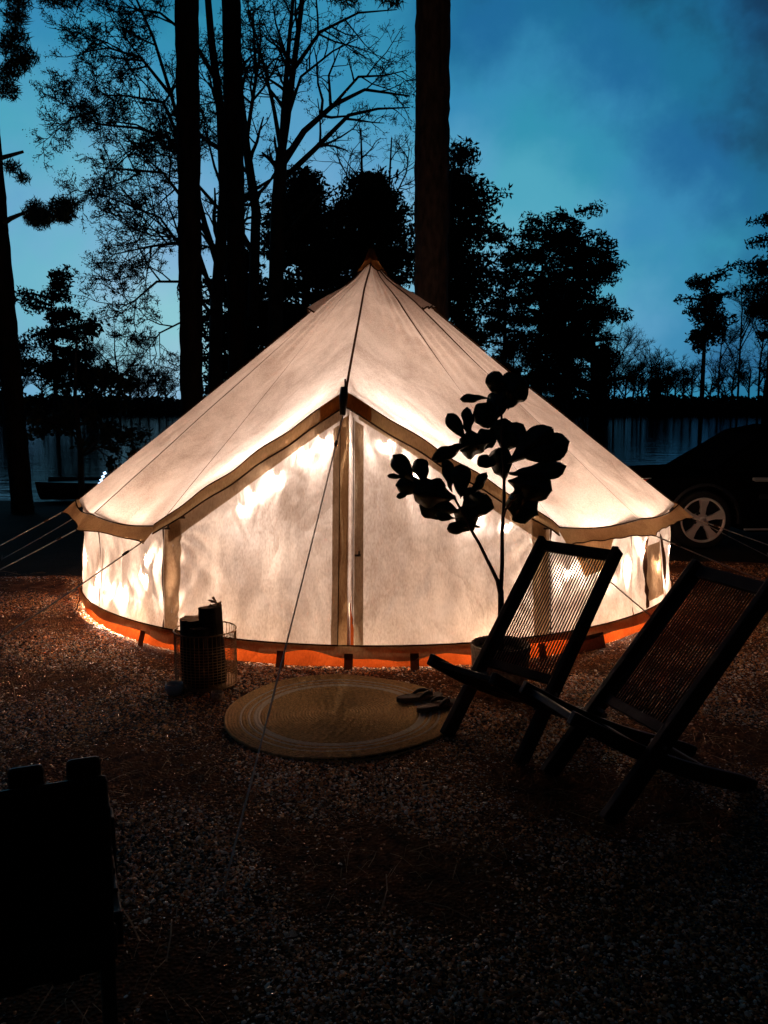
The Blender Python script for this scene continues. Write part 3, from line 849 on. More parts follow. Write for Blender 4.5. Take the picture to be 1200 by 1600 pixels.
firewood('dark log wedged at the front of the wire basket', (bx - .005, by - .11, .03), .34, .055, PI * 1.2, R(200), (R(2), 0))
kd = empty('kindling', (bx + .075, by - .045, .415)); tag(kd, 'small handful of kindling chips on top of the split log', 'kindling')
for k in range(7):
    mb = MB(); a_ = rnd.uniform(0, 6.28); mb.box((rnd.uniform(-.03, .03), rnd.uniform(-.015, .015), .068 + .006 * k), (rnd.uniform(.02, .05), .012, .008), Matrix.Rotation(a_, 3, 'Z') @ Matrix.Rotation(rnd.uniform(-.6, .9), 3, 'Y')); mb.build('chip', M['log_end'], kd)
# two little candle holders by the basket
def candle(label, loc, r_, h, glassy):
    t_ = empty('candle_holder', loc); tag(t_, label, 'candle', 'candles by the wire basket')
    mb = MB(); mb.lathe([(0, .004), (r_ * .8, .004), (r_, h * .5), (r_ * .97, h), (r_ * .90, h), (r_ * .93, h * .5), (r_ * .74, .010), (0, .010)], 24)
    mb.build('cup', M['candle_glass'] if glassy else M['pot'], t_, True)
    mb = MB(); mb.lathe([(0, .012), (r_ * .70, .012), (r_ * .86, h * .62), (0, h * .60)], 20); mb.build('wax', M['wax'], t_, True)
    mb = MB(); mb.tube([(0, 0, h * .6), (.001, 0, h * .6 + .014)], .0012, 5); mb.build('wick', M['toggle'], t_)
M['candle_glass'] = pmat('clear_glass', (.85, .84, .82), .18, .02, 10, trans=.25)
candle('clear glass candle bowl with white wax, left of the wire basket', (-1.175, 4.57, .012), .05, .062, True)
candle('small pale candle cup in front of the wire basket', (-.915, 4.475, .012), .034, .045, False)

# ------------------------------------------------------------------ folding rope chairs
def tapered(mb, path, wid, dep0, dep1, xc):
    """plank rail: path in (y,z), thickness along x"""
    n_ = len(path)
    vs = []
    for i, (y_, z_) in enumerate(path):
        y0, z0 = path[max(0, i - 1)]; y1, z1 = path[min(n_ - 1, i + 1)]
        d = Vector((0, y1 - y0, z1 - z0)).normalized(); nn = Vector((0, -d.z, d.y))
        dp = dep0 + (dep1 - dep0) * i / (n_ - 1)
        for sx in (-1, 1):
            for sn in (-1, 1): vs.append(Vector((xc + sx * wid / 2, y_, z_)) + nn * sn * dp / 2)
    fs = [(0, 1, 3, 2), ((n_ - 1) * 4, (n_ - 1) * 4 + 2, (n_ - 1) * 4 + 3, (n_ - 1) * 4 + 1)]
    for i in range(n_ - 1):
        a_, b_ = 4 * i, 4 * i + 4
        for p, q in ((0, 1), (1, 3), (3, 2), (2, 0)): fs.append((a_ + p, b_ + p, b_ + q, a_ + q))
    mb.add(vs, fs)
CW = .45; ST, ZT = .765, .893
def back_pt(f): return (ST * f, ZT * f)
def seat_pt(f):
    y_ = -.155 + .905 * f; z_ = .43 - .43 * f; return (y_, z_ - .035 * math.sin(PI * min(1, f * 1.1)) + .0)
def chair(label, loc, rz):
    t_ = empty('folding_chair', loc, rz); tag(t_, label, 'folding chair', 'folding cord chairs beside the tent')
    for s in (-1, 1):
        mb = MB(); tapered(mb, [back_pt(k / 6) for k in range(7)], .034, .085, .070, s * (CW / 2))
        mb.build('back_rail', M['black_wood'], t_, bevel=.005)
        mb = MB(); tapered(mb, [seat_pt(k / 12) for k in range(13)], .030, .055, .075, s * (CW / 2 - .038))
        mb.build('seat_rail', M['black_wood'], t_, bevel=.005)
    for f, nm, th in ((.965, 'top_rail', .06), (.36, 'lower_rail', .045)):
        y_, z_ = back_pt(f); mb = MB(); mb.box((0, y_, z_), (CW - .034, .026, th), Matrix.Rotation(-math.atan2(ST, ZT), 3, 'X')); mb.build(nm, M['black_wood'], t_, bevel=.004)
    for f, nm in ((.05, 'front_rail'), (.44, 'seat_cross_rail'), (.80, 'rear_stretcher')):
        y_, z_ = seat_pt(f); mb = MB(); mb.box((0, y_, z_), (CW - .11, .045, .026), Matrix.Rotation(-math.atan2(.43, .905), 3, 'X')); mb.build(nm, M['black_wood'], t_, bevel=.004)
    n_ = 26
    p0, p1 = back_pt(.375), back_pt(.95)
    mb = MB(); mb.tube([(0, p0[0], p0[1]), (0, p1[0], p1[1])], .0042, 5); cm = mb.mesh('cord', True)
    q0_, q1_ = seat_pt(.06), seat_pt(.43)
    mb = MB(); mb.tube([(0, q0_[0], q0_[1] + .0), (0, (q0_[0] + q1_[0]) / 2, (q0_[1] + q1_[1]) / 2 - .02), (0, q1_[0], q1_[1])], .0042, 5); cs_ = mb.mesh('cord', True)
    for k in range(n_):
        x_ = (k - (n_ - 1) / 2) * (CW - .062) / (n_ - 1)
        o_ = link_mesh('back_cord', cm, M['cord'], t_); o_.location = (x_, 0, 0)
    for k in range(20):
        x_ = (k - 9.5) * (CW - .135) / 19
        o_ = link_mesh('seat_cord', cs_, M['cord'], t_); o_.location = (x_, 0, 0)
    for s in (-1, 1):
        y_, z_ = .24, .275
        mb = MB(); mb.tube([(s * (CW / 2 - .06), y_, z_), (s * (CW / 2 + .024), y_, z_)], .009, 8); mb.build('pivot_bolt', M['steel'], t_)
# local x = width axis, local y = towards the back
a1c = math.atan2(-.728, .685)
chair('folding cord chair further back, standing in front of the potted fig tree', (.458, 3.802, .012), a1c)
a2c = math.atan2(-.941, .339)
chair('folding cord chair nearer the camera at the right edge, back turned to the car', (.795, 3.323, .012), a2c)

# ------------------------------------------------------------------ potted fig tree
PX, PY, SC = .675, 4.76, 1 / 277.5
fig = empty('fiddle_leaf_fig', (PX, PY, 0)); tag(fig, 'fiddle leaf fig tree with big dark leaves in a woven pot', 'potted plant')
def fp(x_, y_, d=0.0): return Vector(((x_ - 785) * SC, d, (1075 - y_) * SC * 1.015))
mb = MB(); mb.lathe([(0, .008), (.145, .008), (.158, .03), (.172, .23), (.172, .245), (.158, .245), (.156, .205)], 40); pot = mb.build('pot', M['pot'], fig, True)
mb = MB(); pts, rd = ring(.166, .245, .007); mb.tube(pts, rd, 6, False); mb.build('pot_rim', M['pot'], pot, True)
mb = MB(); mb.lathe([(0, .205), (.08, .212), (.157, .2)], 30); mb.build('soil', M['soil'], pot, True)
def stem(pts, r0, r1, nm='stem'):
    n_ = len(pts) - 1
    mb = MB(); mb.tube([fp(*p) for p in pts], [r0 + (r1 - r0) * k / n_ for k in range(n_ + 1)], 8); return mb.build(nm, M['stem'], fig, True)
stem([(785, 1018, 0), (785.5, 985, 0), (785, 950, 0), (784, 920, 0)], .021, .017, 'trunk')
stem([(784, 922, 0), (785.5, 880, 0), (785, 830, .01), (787, 780, .01), (786, 740, 0), (781, 690, -.02), (780, 640, 0)], .0135, .006)
stem([(783, 926, 0), (778, 905, -.01), (768, 885, -.02), (759, 868, -.03), (748, 846, -.03), (738, 830, -.03), (722, 800, -.05), (708, 775, -.06)], .013, .006)
stem([(786, 806, .01), (789, 792, -.02), (797, 778, -.05), (812, 765, -.06)], .008, .004, 'twig')
for k in range(9):
    x_, y_ = rnd.choice([(785, 870), (786, 820), (785, 900), (765, 882), (756, 862), (785, 790), (745, 842), (785, 950)])
LEAVES = [(775, 621, 764, 583, 26), (771, 643, 811, 592, 46), (759, 622, 714, 624, 13), (781, 627, 742, 660, 38), (725, 685, 697, 645, 21), (732, 685, 727, 635, 19),
          (730, 692, 672, 716, 22), (769, 688, 717, 704, 42), (775, 722, 740, 714, 19), (779, 708, 819, 662, 36), (789, 722, 851, 667, 38), (803, 712, 883, 687, 40),
          (792, 735, 878, 722, 28), (792, 749, 862, 764, 42), (796, 776, 851, 808, 46), (644, 749, 612, 708, 26),
          (661, 752, 649, 714, 25), (630, 744, 602, 742, 8), (678, 759, 616, 757, 27), (640, 766, 617, 774, 9), (711, 776, 643, 765, 42), (716, 795, 653, 788, 36),
          (705, 766, 694, 713, 19), (718, 776, 718, 722, 28), (732, 779, 760, 736, 17), (735, 810, 753, 768, 38), (787, 752, 773, 700, 36), (782, 695, 790, 652, 40), (738, 827, 718, 788, 38), (711, 806, 678, 799, 13),
          (749, 820, 697, 823, 19), (788, 640, 806, 600, 30), (770, 655, 778, 610, 34), (745, 700, 770, 668, 30), (690, 775, 668, 748, 28), (800, 770, 830, 770, 34), (728, 800, 746, 760, 30)]
for i, (x0, y0, x1, y1, wd_) in enumerate(LEAVES):
    dpt = rnd.uniform(-.09, .09); dt = rnd.uniform(-.07, .07)
    b0, b1 = fp(x0, y0, dpt * .5), fp(x1, y1, dpt + dt)
    ax = (b1 - b0); ln_ = ax.length; ax.normalize()
    side = ax.cross(Vector((0, -1, 0))).normalized(); side = (side + Vector((0, rnd.uniform(-.45, .45), 0))).normalized()
    nn = ax.cross(side).normalized(); hw_ = wd_ * SC / 2 * 1.24; cup = rnd.uniform(.10, .35) * hw_; bend = rnd.uniform(-.12, .12) * ln_
    mb = MB(); NU, NV = 8, 12
    def lf(u, v):
        wprof = max(.03, (math.sin(PI * min(1, v ** 1.5)) ** .55) * (.74 + .28 * v)) if v < .999 else .03
        x_ = (u - .5) * 2
        ruff = .22 * hw_ * math.sin(v * 15 + i * 1.7) * abs(x_) ** 2
        return b0 + ax * ln_ * v + side * x_ * hw_ * wprof + nn * (cup * abs(x_) ** 1.4 * 1.3 + bend * math.sin(PI * v * .9) + ruff)
    mb.grid(lf, NU, NV)
    lo = mb.build('leaf', M['leaf'], fig, True)
    mb = MB(); mb.tube([lf(.5, k / 8) - nn * .002 for k in range(8)], [.0028 - .0003 * k for k in range(8)], 4); mb.build('midrib', M['stem'], lo)

# ------------------------------------------------------------------ dark armchair at the lower left
ac = empty('slatted_chair', (-.85, 1.92, 0), R(22)); tag(ac, 'dark wooden slat-backed chair seen from behind at the lower left corner', 'chair')
lean = R(12)
def ab_(x_, z_, d=0.0): return Vector((x_, -.02 - (z_ - .35) * math.tan(lean) + d, z_))
rotb = Matrix.Rotation(lean, 3, 'X')
for k in range(3):
    x_ = -.1225 + .1225 * k; z0, z1 = .20, .82
    mb = MB(); mb.box(ab_(x_, (z0 + z1) / 2), (.076, .022, (z1 - z0) / math.cos(lean)), rotb); mb.build('back_slat', M['black_wood'], ac, bevel=.016)
for z_, wd_ in ((.725, .345), (.50, .36), (.30, .37)):
    mb = MB(); mb.box(ab_(0, z_, -.026), (wd_, .024, .11), rotb); mb.build('back_rail', M['black_wood'], ac, bevel=.012)
for k in range(2):
    mb = MB(); mb.box(ab_(-.06125 + .1225 * k, .46, -.010), (.062, .012, .54), rotb); mb.build('back_batten', M['black_wood'], ac)
for k in range(6):
    mb = MB(); mb.box((0, .06 + .085 * k, .335 + .010 * k), (.40, .076, .02)); mb.build('seat_slat', M['black_wood'], ac, bevel=.004)
for s in (-1, 1):
    mb = MB(); mb.box((s * .20, .50, .19), (.04, .08, .38)); mb.build('front_leg', M['black_wood'], ac, bevel=.006)
    mb = MB(); tapered(mb, [(.0, 0), (-.012, .3), (-.10, .70)], .034, .10, .06, 0); mb.v = [(p[0] + s * (.160 - .0 * p[2] / .7), p[1], p[2]) for p in mb.v]; mb.build('rear_leg', M['black_wood'], ac, bevel=.006)
    mb = MB(); mb.box((s * .19, .26, .30), (.025, .50, .09)); mb.build('side_rail', M['black_wood'], ac, bevel=.005)

# ------------------------------------------------------------------ parked car on the right
car = empty('parked_car', (3.56, 9.3, 0), R(2)); tag(car, 'dark saloon car with alloy wheels parked right of the tent', 'car')
# local: x forward (to the right), origin under the rear wheel, y=0 the near flank
def arc_pts(cx, r_, a0, a1_, n_=14): return [(cx + r_ * math.cos(a0 + (a1_ - a0) * k / n_), .335 + r_ * math.sin(a0 + (a1_ - a0) * k / n_)) for k in range(n_ + 1)]
side = [(-.93, .36), (-.98, .55), (-.93, .80), (-.86, .80), (-.30, .82), (.3, .85), (3.1, .85), (3.55, .80), (3.72, .55), (3.68, .28)] + \
       [p for p in arc_pts(2.78, .385, -.14, PI + .14)] + [(2.2, .20), (.5, .20)] + [p for p in arc_pts(0, .385, -.14, PI + .14)] + [(-.6, .26)]
def prof(off, sc): return [((x_ - 1.4) * sc + 1.4, off, .5 + (z_ - .5) * sc if z_ > .5 else z_) for x_, z_ in side]
mb = MB(); n_ = len(side)
lay = [prof(0.0, .985), prof(.045, 1.0), prof(1.70, 1.0), prof(1.745, .985)]
vs = [p for q in lay for p in q]; fs = [tuple(range(n_)), tuple(reversed(range(3 * n_, 4 * n_)))]
for i in range(3):
    for k in range(n_): fs.append((i * n_ + k, (i + 1) * n_ + k, (i + 1) * n_ + (k + 1) % n_, i * n_ + (k + 1) % n_))
mb.add(vs, fs); mb.build('body', M['car_paint'], car, bevel=.02)
gh = [(.15, .83), (.85, 1.30), (1.2, 1.37), (1.8, 1.36), (2.65, .84)]
mb = MB(); vs = []
for (x_, z_) in gh:
    ins = .06 + (z_ - .9) * .42; vs += [(x_, ins, z_), (x_, 1.745 - ins, z_)]
fs = [(0, 2, 4, 6, 8), (1, 9, 7, 5, 3)] + [(2 * k, 2 * k + 1, 2 * k + 3, 2 * k + 2) for k in range(4)] + [(0, 8, 9, 1)]
mb.add(vs, fs); ghs = mb.build('greenhouse', M['car_paint'], car, bevel=.02)
mb = MB()
for q in ([(.55, .94), (.95, 1.25), (1.30, 1.30), (1.30, .92)], [(1.38, .92), (1.38, 1.30), (1.77, 1.29), (2.29, .92)]):
    vs = [(x_, .054 + (z_ - .9) * .42, z_) for x_, z_ in q]; mb.add(vs, [(0, 1, 2, 3)])
mb.build('side_window', M['car_glass'], car)
mb = MB(); mb.add([(.20, .25, .865), (.20, 1.5, .865), (.80, 1.40, 1.265), (.80, .35, 1.265)], [(0, 1, 2, 3)]); 
mb.v = [(x_ - .02, y_, z_ + .02) for x_, y_, z_ in mb.v]; mb.build('rear_window', M['car_glass'], car)
for cx in (0, 2.78):
    for yc, sg in ((.02, 1), (1.52, -1)):
        wh = MB(); 
        def whl(profile, n_, mbx):
            vs = []; m_ = len(profile)
            for k in range(n_):
                q = 2 * PI * k / n_
                for r_, d_ in profile: vs.append((cx + r_ * math.cos(q), (yc + d_) if sg > 0 else (yc + .205 - d_), .335 + r_ * math.sin(q)))
            fs = []
            for k in range(n_):
                k2 = (k + 1) % n_
                for i in range(m_ - 1): fs.append((k * m_ + i, k * m_ + i + 1, k2 * m_ + i + 1, k2 * m_ + i))
            mbx.add(vs, fs)
        whl([(.245, .02), (.30, .0), (.325, .02), (.333, .06), (.333, .16), (.30, .2), (.23, .2)], 40, wh); wo = wh.build('wheel', M['rubber'], car, True)
        r_ = MB(); whl([(.05, .09), (.19, .12), (.232, .06), (.236, .012), (.250, .004), (.252, .02)], 40, r_); rim = MB()
        whl([(.228, .03), (.234, .010), (.252, .004), (.254, .022)], 40, rim); rim.build('rim', M['alloy'], wo, True)
        dk = MB(); whl([(.001, .10), (.232, .10), (.234, .03)], 32, dk); dk.build('brake_disc', M['car_plastic'], wo)
        if sg > 0:
            for k in range(5):
                q = 2 * PI * k / 5 + PI / 2 - .05; sp = MB()
                def sp_pt(r_, wv_, d_): return (cx + r_ * math.cos(q) - wv_ * math.sin(q), yc + d_, .335 + r_ * math.sin(q) + wv_ * math.cos(q))
                vs = [sp_pt(.03, -.025, .03), sp_pt(.03, .025, .03), sp_pt(.14, -.028, .018), sp_pt(.14, .028, .018), sp_pt(.236, -.055, .010), sp_pt(.236, .055, .010)]
                vs += [(x_, y_ + .05, z_) for x_, y_, z_ in vs]
                sp.add(vs, [(0, 1, 3, 2), (2, 3, 5, 4), (6, 8, 9, 7), (8, 10, 11, 9), (0, 2, 8, 6), (2, 4, 10, 8), (1, 7, 9, 3), (3, 9, 11, 5)]); sp.build('spoke', M['alloy'], wo)
                nb = MB(); qn = q + PI / 5
                nb.tube([(cx + .062 * math.cos(qn), yc + .045, .335 + .062 * math.sin(qn)), (cx + .062 * math.cos(qn), yc + .022, .335 + .062 * math.sin(qn))], .011, 8); nb.build('lug_nut', M['chrome'], wo)
            hb = MB(); whl([(.001, .018), (.028, .018), (.034, .028), (.034, .08)], 20, hb); hb.build('hub_cap', M['alloy'], wo, True)
            ib = MB(); whl([(.03, .04), (.085, .042), (.09, .10)], 24, ib); ib.build('hub', M['car_plastic'], wo, True)
    fl = MB(); A0, A1 = -.1, PI + .1
    def fl_pt(u, v): 
        q = A0 + (A1 - A0) * u; r_ = .385 + .045 * v; return (cx + r_ * math.cos(q), -.018 + .03 * v * v + .004, .335 + r_ * math.sin(q))
    fl.grid(fl_pt, 28, 3); fl.grid(lambda u, v: (cx + .385 * math.cos(A0 + (A1 - A0) * u), -.014 + .12 * v, .335 + .385 * math.sin(A0 + (A1 - A0) * u)), 28, 1); fl.build('wheel_arch', M['arch'], car, True)
    wl = MB(); wl.lathe([(0, 0), (.38, 0)], 24); wl.v = [(cx + x_, .30, .335 + y_) for x_, y_, z_ in wl.v]; wl.build('wheel_well', M['car_plastic'], car)
tl = MB(); vs = [(-.955, -.006, .69), (-.70, -.012, .775), (-.64, -.012, .80), (-.90, -.004, .785)]
vs = [(x_, y_, z_) for x_, y_, z_ in vs] + [(x_, y_ + .1, z_) for x_, y_, z_ in vs]
tl.add(vs, [(0, 1, 2, 3), (4, 7, 6, 5), (0, 3, 7, 4), (1, 5, 6, 2), (3, 2, 6, 7), (0, 4, 5, 1)]); tlo = tl.build('tail_light', M['tail_red'], car, bevel=.006)
t2 = MB(); t2.tube([(-.93, -.012, .792), (-.78, -.016, .806), (-.62, -.016, .812)], [.005, .006, .004], 5); t2.build('light_trim', M['chrome'], tlo)
dh = MB(); dh.box((.62, -.018, .80), (.22, .022, .032)); dh.build('door_handle', M['chrome'], car, bevel=.009)
dh = MB(); dh.tube([(.52, .0, .79), (.55, -.006, .775), (.74, -.006, .775)], .006, 5); dh.build('handle_recess', M['chrome'], car)
ml = MB(); ml.box((1.55, -.008, .60), (1.9, .016, .05)); ml.build('side_moulding', M['car_plastic'], car, bevel=.006)
ml = MB(); ml.box((1.4, -.004, .235), (1.9, .016, .022)); ml.build('sill_trim', M['chrome'], car, bevel=.004)
ml = MB(); ml.box((-.97, .87, .60), (.02, .52, .13)); ml.build('number_plate', M['car_plastic'], car)

# ------------------------------------------------------------------ little boat on the near shore
bt = empty('small_boat', (-4.95, 16.3, -.22), R(8)); tag(bt, 'small dark boat with lit windscreen edge pulled up by the lake', 'boat')
mb = MB()
def hullpt(u, v):
    xx = -1.6 + 3.2 * u; w_ = .62 * (1 - max(0, (abs(u - .45) - .2) / .55) ** 2.2); h_ = .34 + .10 * abs(u - .5)
    q = -1 + 2 * v; return (xx, w_ * q, h_ * abs(q) ** 2.4 + .02)
mb.grid(hullpt, 20, 12); mb.build('hull', M['hull'], bt, True)
mb = MB(); mb.grid(lambda u, v: (hullpt(u, 0)[0] * .97, hullpt(u, v)[1] * .93, .33), 20, 4); mb.build('deck', M['hull'], bt)
mb = MB(); mb.box((.55, 0, .44), (1.7, .9, .20)); mb.build('cabin', M['hull'], bt, bevel=.05)
mb = MB(); mb.box((.62, 0, .585), (.28, .5, .09)); mb.build('roof_hatch', M['hull'], bt, bevel=.02)
for k in range(6):
    f = k / 5; mb = MB(); mb.box((-.52 + .17 * f, -.46, .22 + .33 * f), (.05, .02, .05), Matrix.Rotation(R(-25), 3, 'Y')); mb.build('windscreen_lamp', M['led'], bt)
mb = MB(); mb.tube([(.50, -.49, .36), (.50, -.47, .36)], .035, 10); mb.build('marker_lamp', M['led_blue'], bt)

# ------------------------------------------------------------------ trees
def tube_np(store, pts, rads, n=5):
    """append a swept tube to store (lists of verts, faces)"""
    mb = MB(); mb.tube(pts, rads, n, False)
    b_ = store['n']; store['v'] += mb.v; store['f'] += [tuple(i + b_ for i in f) for f in mb.f]; store['n'] += len(mb.v)
def new_store(): return {'v': [], 'f': [], 'n': 0}
def store_obj(store, name, mat, parent):
    return link_mesh(name, np_mesh(name, np.array(store['v']), np.array(store['f'])), mat, parent)
def cards_obj(name, v, f, mat, parent): return link_mesh(name, np_mesh(name, v, f), mat, parent)
def trunk_pts(path): return [Vector(p) for p in path]

def bark_trunk(parent, path, rads, n=20, mat='bark'):
    """straight pine bole with plated bark relief"""
    mb = MB()
    P = [Vector(p) for p in path]; segs = 180
    def at_s(s):
        k = min(len(P) - 2, int(s * (len(P) - 1))); u = s * (len(P) - 1) - k
        return P[k].lerp(P[k + 1], u), rads[k] + (rads[k + 1] - rads[k]) * u
    vs = []
    for i in range(segs + 1):
        c, r_ = at_s(i / segs)
        for k in range(n):
            q = 2 * PI * k / n; rr = r_ * (1 + rnd.uniform(-.06, .06) + .03 * noise2(q * 3, c.z * 1.3, 61))
            vs.append((c.x + rr * math.cos(q), c.y + rr * math.sin(q), c.z))
    fs = [(i * n + k, i * n + (k + 1) % n, (i + 1) * n + (k + 1) % n, (i + 1) * n + k) for i in range(segs) for k in range(n)]
    mb.add(vs, fs); return mb.build('trunk', M[mat], parent)
def pine_clump_cards(clumps, per, size, asp=.10):
    pts = clump_points(clumps, per); return leaf_cards(pts, np.full(len(pts), size), asp, .25)

# tall pines standing round the clearing, whose tops are out of the picture
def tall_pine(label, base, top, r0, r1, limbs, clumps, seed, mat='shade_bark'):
    t_ = empty('tall_pine', base); tag(t_, label, 'pine tree', 'tall pines around the clearing')
    d = Vector(top) - Vector(base)
    bark_trunk(t_, [(0, 0, -.1), tuple(d * .02), tuple(d * .5), tuple(d)], [r0 * 1.18, r0 * 1.04, (r0 + r1) / 2 * 1.05, r1], 20, mat)
    st_ = new_store()
    for l_ in limbs: tube_np(st_, [Vector(p) for p in l_], [.05, .035, .02, .012][:len(l_)], 6)
    cl = []
    r_ = random.Random(seed)
    for k in range(26):
        h = .60 + .38 * r_.random(); a_ = r_.uniform(0, 6.28); ln_ = r_.uniform(1.0, 2.6) * (1.25 - h)* 1.9
        p0 = d * h; p1 = p0 + Vector((math.cos(a_) * ln_, math.sin(a_) * ln_, .3 * ln_))
        tube_np(st_, [p0, p0.lerp(p1, .5) - Vector((0, 0, .1)), p1], [.045, .03, .012], 5)
        for q in range(3): cl.append((tuple(p0.lerp(p1, .55 + .2 * q) + Vector((r_.uniform(-.2, .2), r_.uniform(-.2, .2), .1))), r_.uniform(.3, .5)))
    if st_['n']: store_obj(st_, 'limbs', M['dark_bark'], t_)
    v, f = pine_clump_cards(cl, 700, .2, .08)
    if clumps:
        v2, f2 = pine_clump_cards(clumps, 9000, .15, .10); f = np.concatenate([f, f2 + len(v)]); v = np.concatenate([v, v2])
    cards_obj('crown', v, f, M['needle'], t_)
    return t_
k13 = 13.2 / 1320
def u13(px, py, px0): return ((px - px0) * k13, rnd.uniform(-.3, .3), (py))
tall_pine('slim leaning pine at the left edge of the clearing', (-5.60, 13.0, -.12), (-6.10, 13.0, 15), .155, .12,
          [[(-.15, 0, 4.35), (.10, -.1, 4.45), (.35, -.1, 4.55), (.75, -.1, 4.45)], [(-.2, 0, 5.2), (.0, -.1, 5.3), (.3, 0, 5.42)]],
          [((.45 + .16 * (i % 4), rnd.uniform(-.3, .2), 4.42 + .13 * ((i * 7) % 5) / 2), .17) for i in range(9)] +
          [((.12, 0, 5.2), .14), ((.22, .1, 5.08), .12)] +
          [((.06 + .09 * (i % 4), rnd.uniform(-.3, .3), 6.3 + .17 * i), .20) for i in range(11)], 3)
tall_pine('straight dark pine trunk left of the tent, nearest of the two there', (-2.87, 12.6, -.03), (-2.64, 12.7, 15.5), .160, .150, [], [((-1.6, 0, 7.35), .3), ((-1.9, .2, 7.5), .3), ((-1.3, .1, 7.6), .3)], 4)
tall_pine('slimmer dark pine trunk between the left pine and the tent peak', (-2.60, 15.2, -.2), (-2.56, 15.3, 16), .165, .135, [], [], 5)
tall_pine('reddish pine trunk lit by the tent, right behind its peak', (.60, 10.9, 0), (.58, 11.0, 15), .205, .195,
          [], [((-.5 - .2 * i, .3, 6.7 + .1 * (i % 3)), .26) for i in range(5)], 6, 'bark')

# broad-leaved trees with fine twigs
def wander(p, d, ln_, seg, curl, r_, up=0.0):
    pts = [p.copy()]
    for _ in range(seg):
        d = (d + Vector((r_.gauss(0, curl), r_.gauss(0, curl), r_.gauss(0, curl) + up))).normalized()
        p = p + d * (ln_ / seg); pts.append(p.copy())
    return pts, d
def twiggy(t_, limbs, seed, depth=3, base_len=2.2, leaf=.07, leaf_n=1, dens=1.0, mat_leaf='twig_leaf', flat=.55):
    """limbs: list of (points, r0, r1); grows branches and twigs off them"""
    r_ = random.Random(seed); st_ = new_store(); fine = new_store(); leaves = []
    def sprout(pts, rads, lev, ln0):
        k = len(pts); cnt = int((5 if lev == 0 else 5 if lev == 1 else 4) * dens * (1.5 if lev == 0 else 1))
        for _ in range(cnt):
            f = r_.uniform(.25 if lev == 0 else .15, 1.0); i = min(k - 2, int(f * (k - 1))); p = pts[i].lerp(pts[i + 1], f * (k - 1) - i)
            d0 = (pts[i + 1] - pts[i]).normalized()
            sd = Vector((r_.gauss(0, 1), r_.gauss(0, 1) * flat, r_.gauss(0, .8))); sd = (sd - d0 * sd.dot(d0)).normalized()
            d = (d0 * r_.uniform(.5, 1.1) + sd * .9).normalized()
            ln_ = ln0 * r_.uniform(.55, 1.1) * (1.15 - .5 * f)
            q, _d = wander(p, d, ln_, 4 if lev < 2 else 3, .16, r_, .03)
            rr = max(.006, rads[i] * .5) if lev < 2 else .0055
            rl = [rr * (1 - .75 * j / (len(q) - 1)) + .0025 for j in range(len(q))]
            tube_np(st_ if lev < 1 else fine, q, rl, 4 if lev < 1 else 3)
            if lev + 1 < depth: sprout(q, rl, lev + 1, ln_ * .55)
            if lev >= depth - 2:
                for j in range(1, len(q)):
                    for _k in range(leaf_n if r_.random() < .6 else 0): leaves.append(q[j] + Vector((r_.gauss(0, .05), r_.gauss(0, .05), r_.gauss(0, .05))))
    for pts, r0, r1 in limbs:
        pts = [Vector(p) for p in pts]; rads = [r0 + (r1 - r0) * i / (len(pts) - 1) for i in range(len(pts))]
        tube_np(st_, pts, rads, 8); 
        sprout(pts, rads, 0, base_len)
    store_obj(st_, 'trunk', M['dark_bark'], t_); store_obj(fine, 'twigs', M['dark_bark'], t_)
    if leaves and leaf > 0:
        pts = np.array([tuple(p) for p in leaves]); v, f = leaf_cards(pts, np.full(len(pts), leaf), .6); cards_obj('crown', v, f, M[mat_leaf], t_)

PT = R(7.34)
def sight(px, py, d):
    v = (800 - py) / 1320; yy = math.cos(PT) + v * math.sin(PT); zz = -math.sin(PT) + v * math.cos(PT)
    return Vector(((px - 600) / 1320 * d / yy, d, 1.63 + zz * d / yy))
def limb_px(lst, base, d, jit, seed):
    r_ = random.Random(seed); dy = 0; o_ = []
    for (x_, y_) in lst: o_.append(sight(x_, y_, d + dy) - Vector(base)); dy += r_.uniform(-jit, jit)
    return o_
tA = empty('spreading_tree', (-2.95, 18.0, -.3)); tag(tA, 'spreading fine-twigged tree with drooping branches behind the left pine trunks', 'tree')
d_ = 18.0
La = [([(335, 770), (336, 600), (338, 480), (345, 380), (350, 300), (345, 180), (330, 60), (320, -60)], .17, .06),
      ([(338, 480), (310, 395), (275, 380), (235, 385), (190, 395)], .06, .012),
      ([(342, 420), (320, 350), (300, 270), (268, 150), (240, 60), (205, -20)], .07, .02),
      ([(343, 400), (300, 330), (255, 270), (200, 265), (160, 262)], .05, .012),
      ([(300, 270), (262, 215), (215, 200), (160, 195), (120, 180)], .045, .01),
      ([(290, 240), (255, 160), (200, 150), (150, 148)], .045, .01),
      ([(268, 150), (220, 90), (170, 75), (135, 80)], .04, .01),
      ([(338, 500), (290, 440), (245, 440), (210, 470), (190, 480)], .04, .01),
      ([(340, 450), (300, 410), (250, 340), (200, 320), (150, 300)], .04, .01),
      ([(350, 300), (385, 220), (400, 120), (395, 20)], .06, .02),
      ([(345, 330), (310, 290), (280, 250), (235, 235)], .04, .01),
      ([(335, 120), (300, 60), (250, 20), (190, 10)], .05, .01),
      ([(338, 540), (290, 500), (250, 520), (220, 560)], .035, .008)]
twiggy(tA, [(limb_px(p, tA.location, d_, .5, i), a_, b_) for i, (p, a_, b_) in enumerate(La)], 5, 4, 1.8, .032, 1, 1.25)
tB = empty('forked_tree', (-2.2, 20.5, -.45)); tag(tB, 'forked tree with long arching limbs behind the tent peak', 'tree')
d_ = 20.5
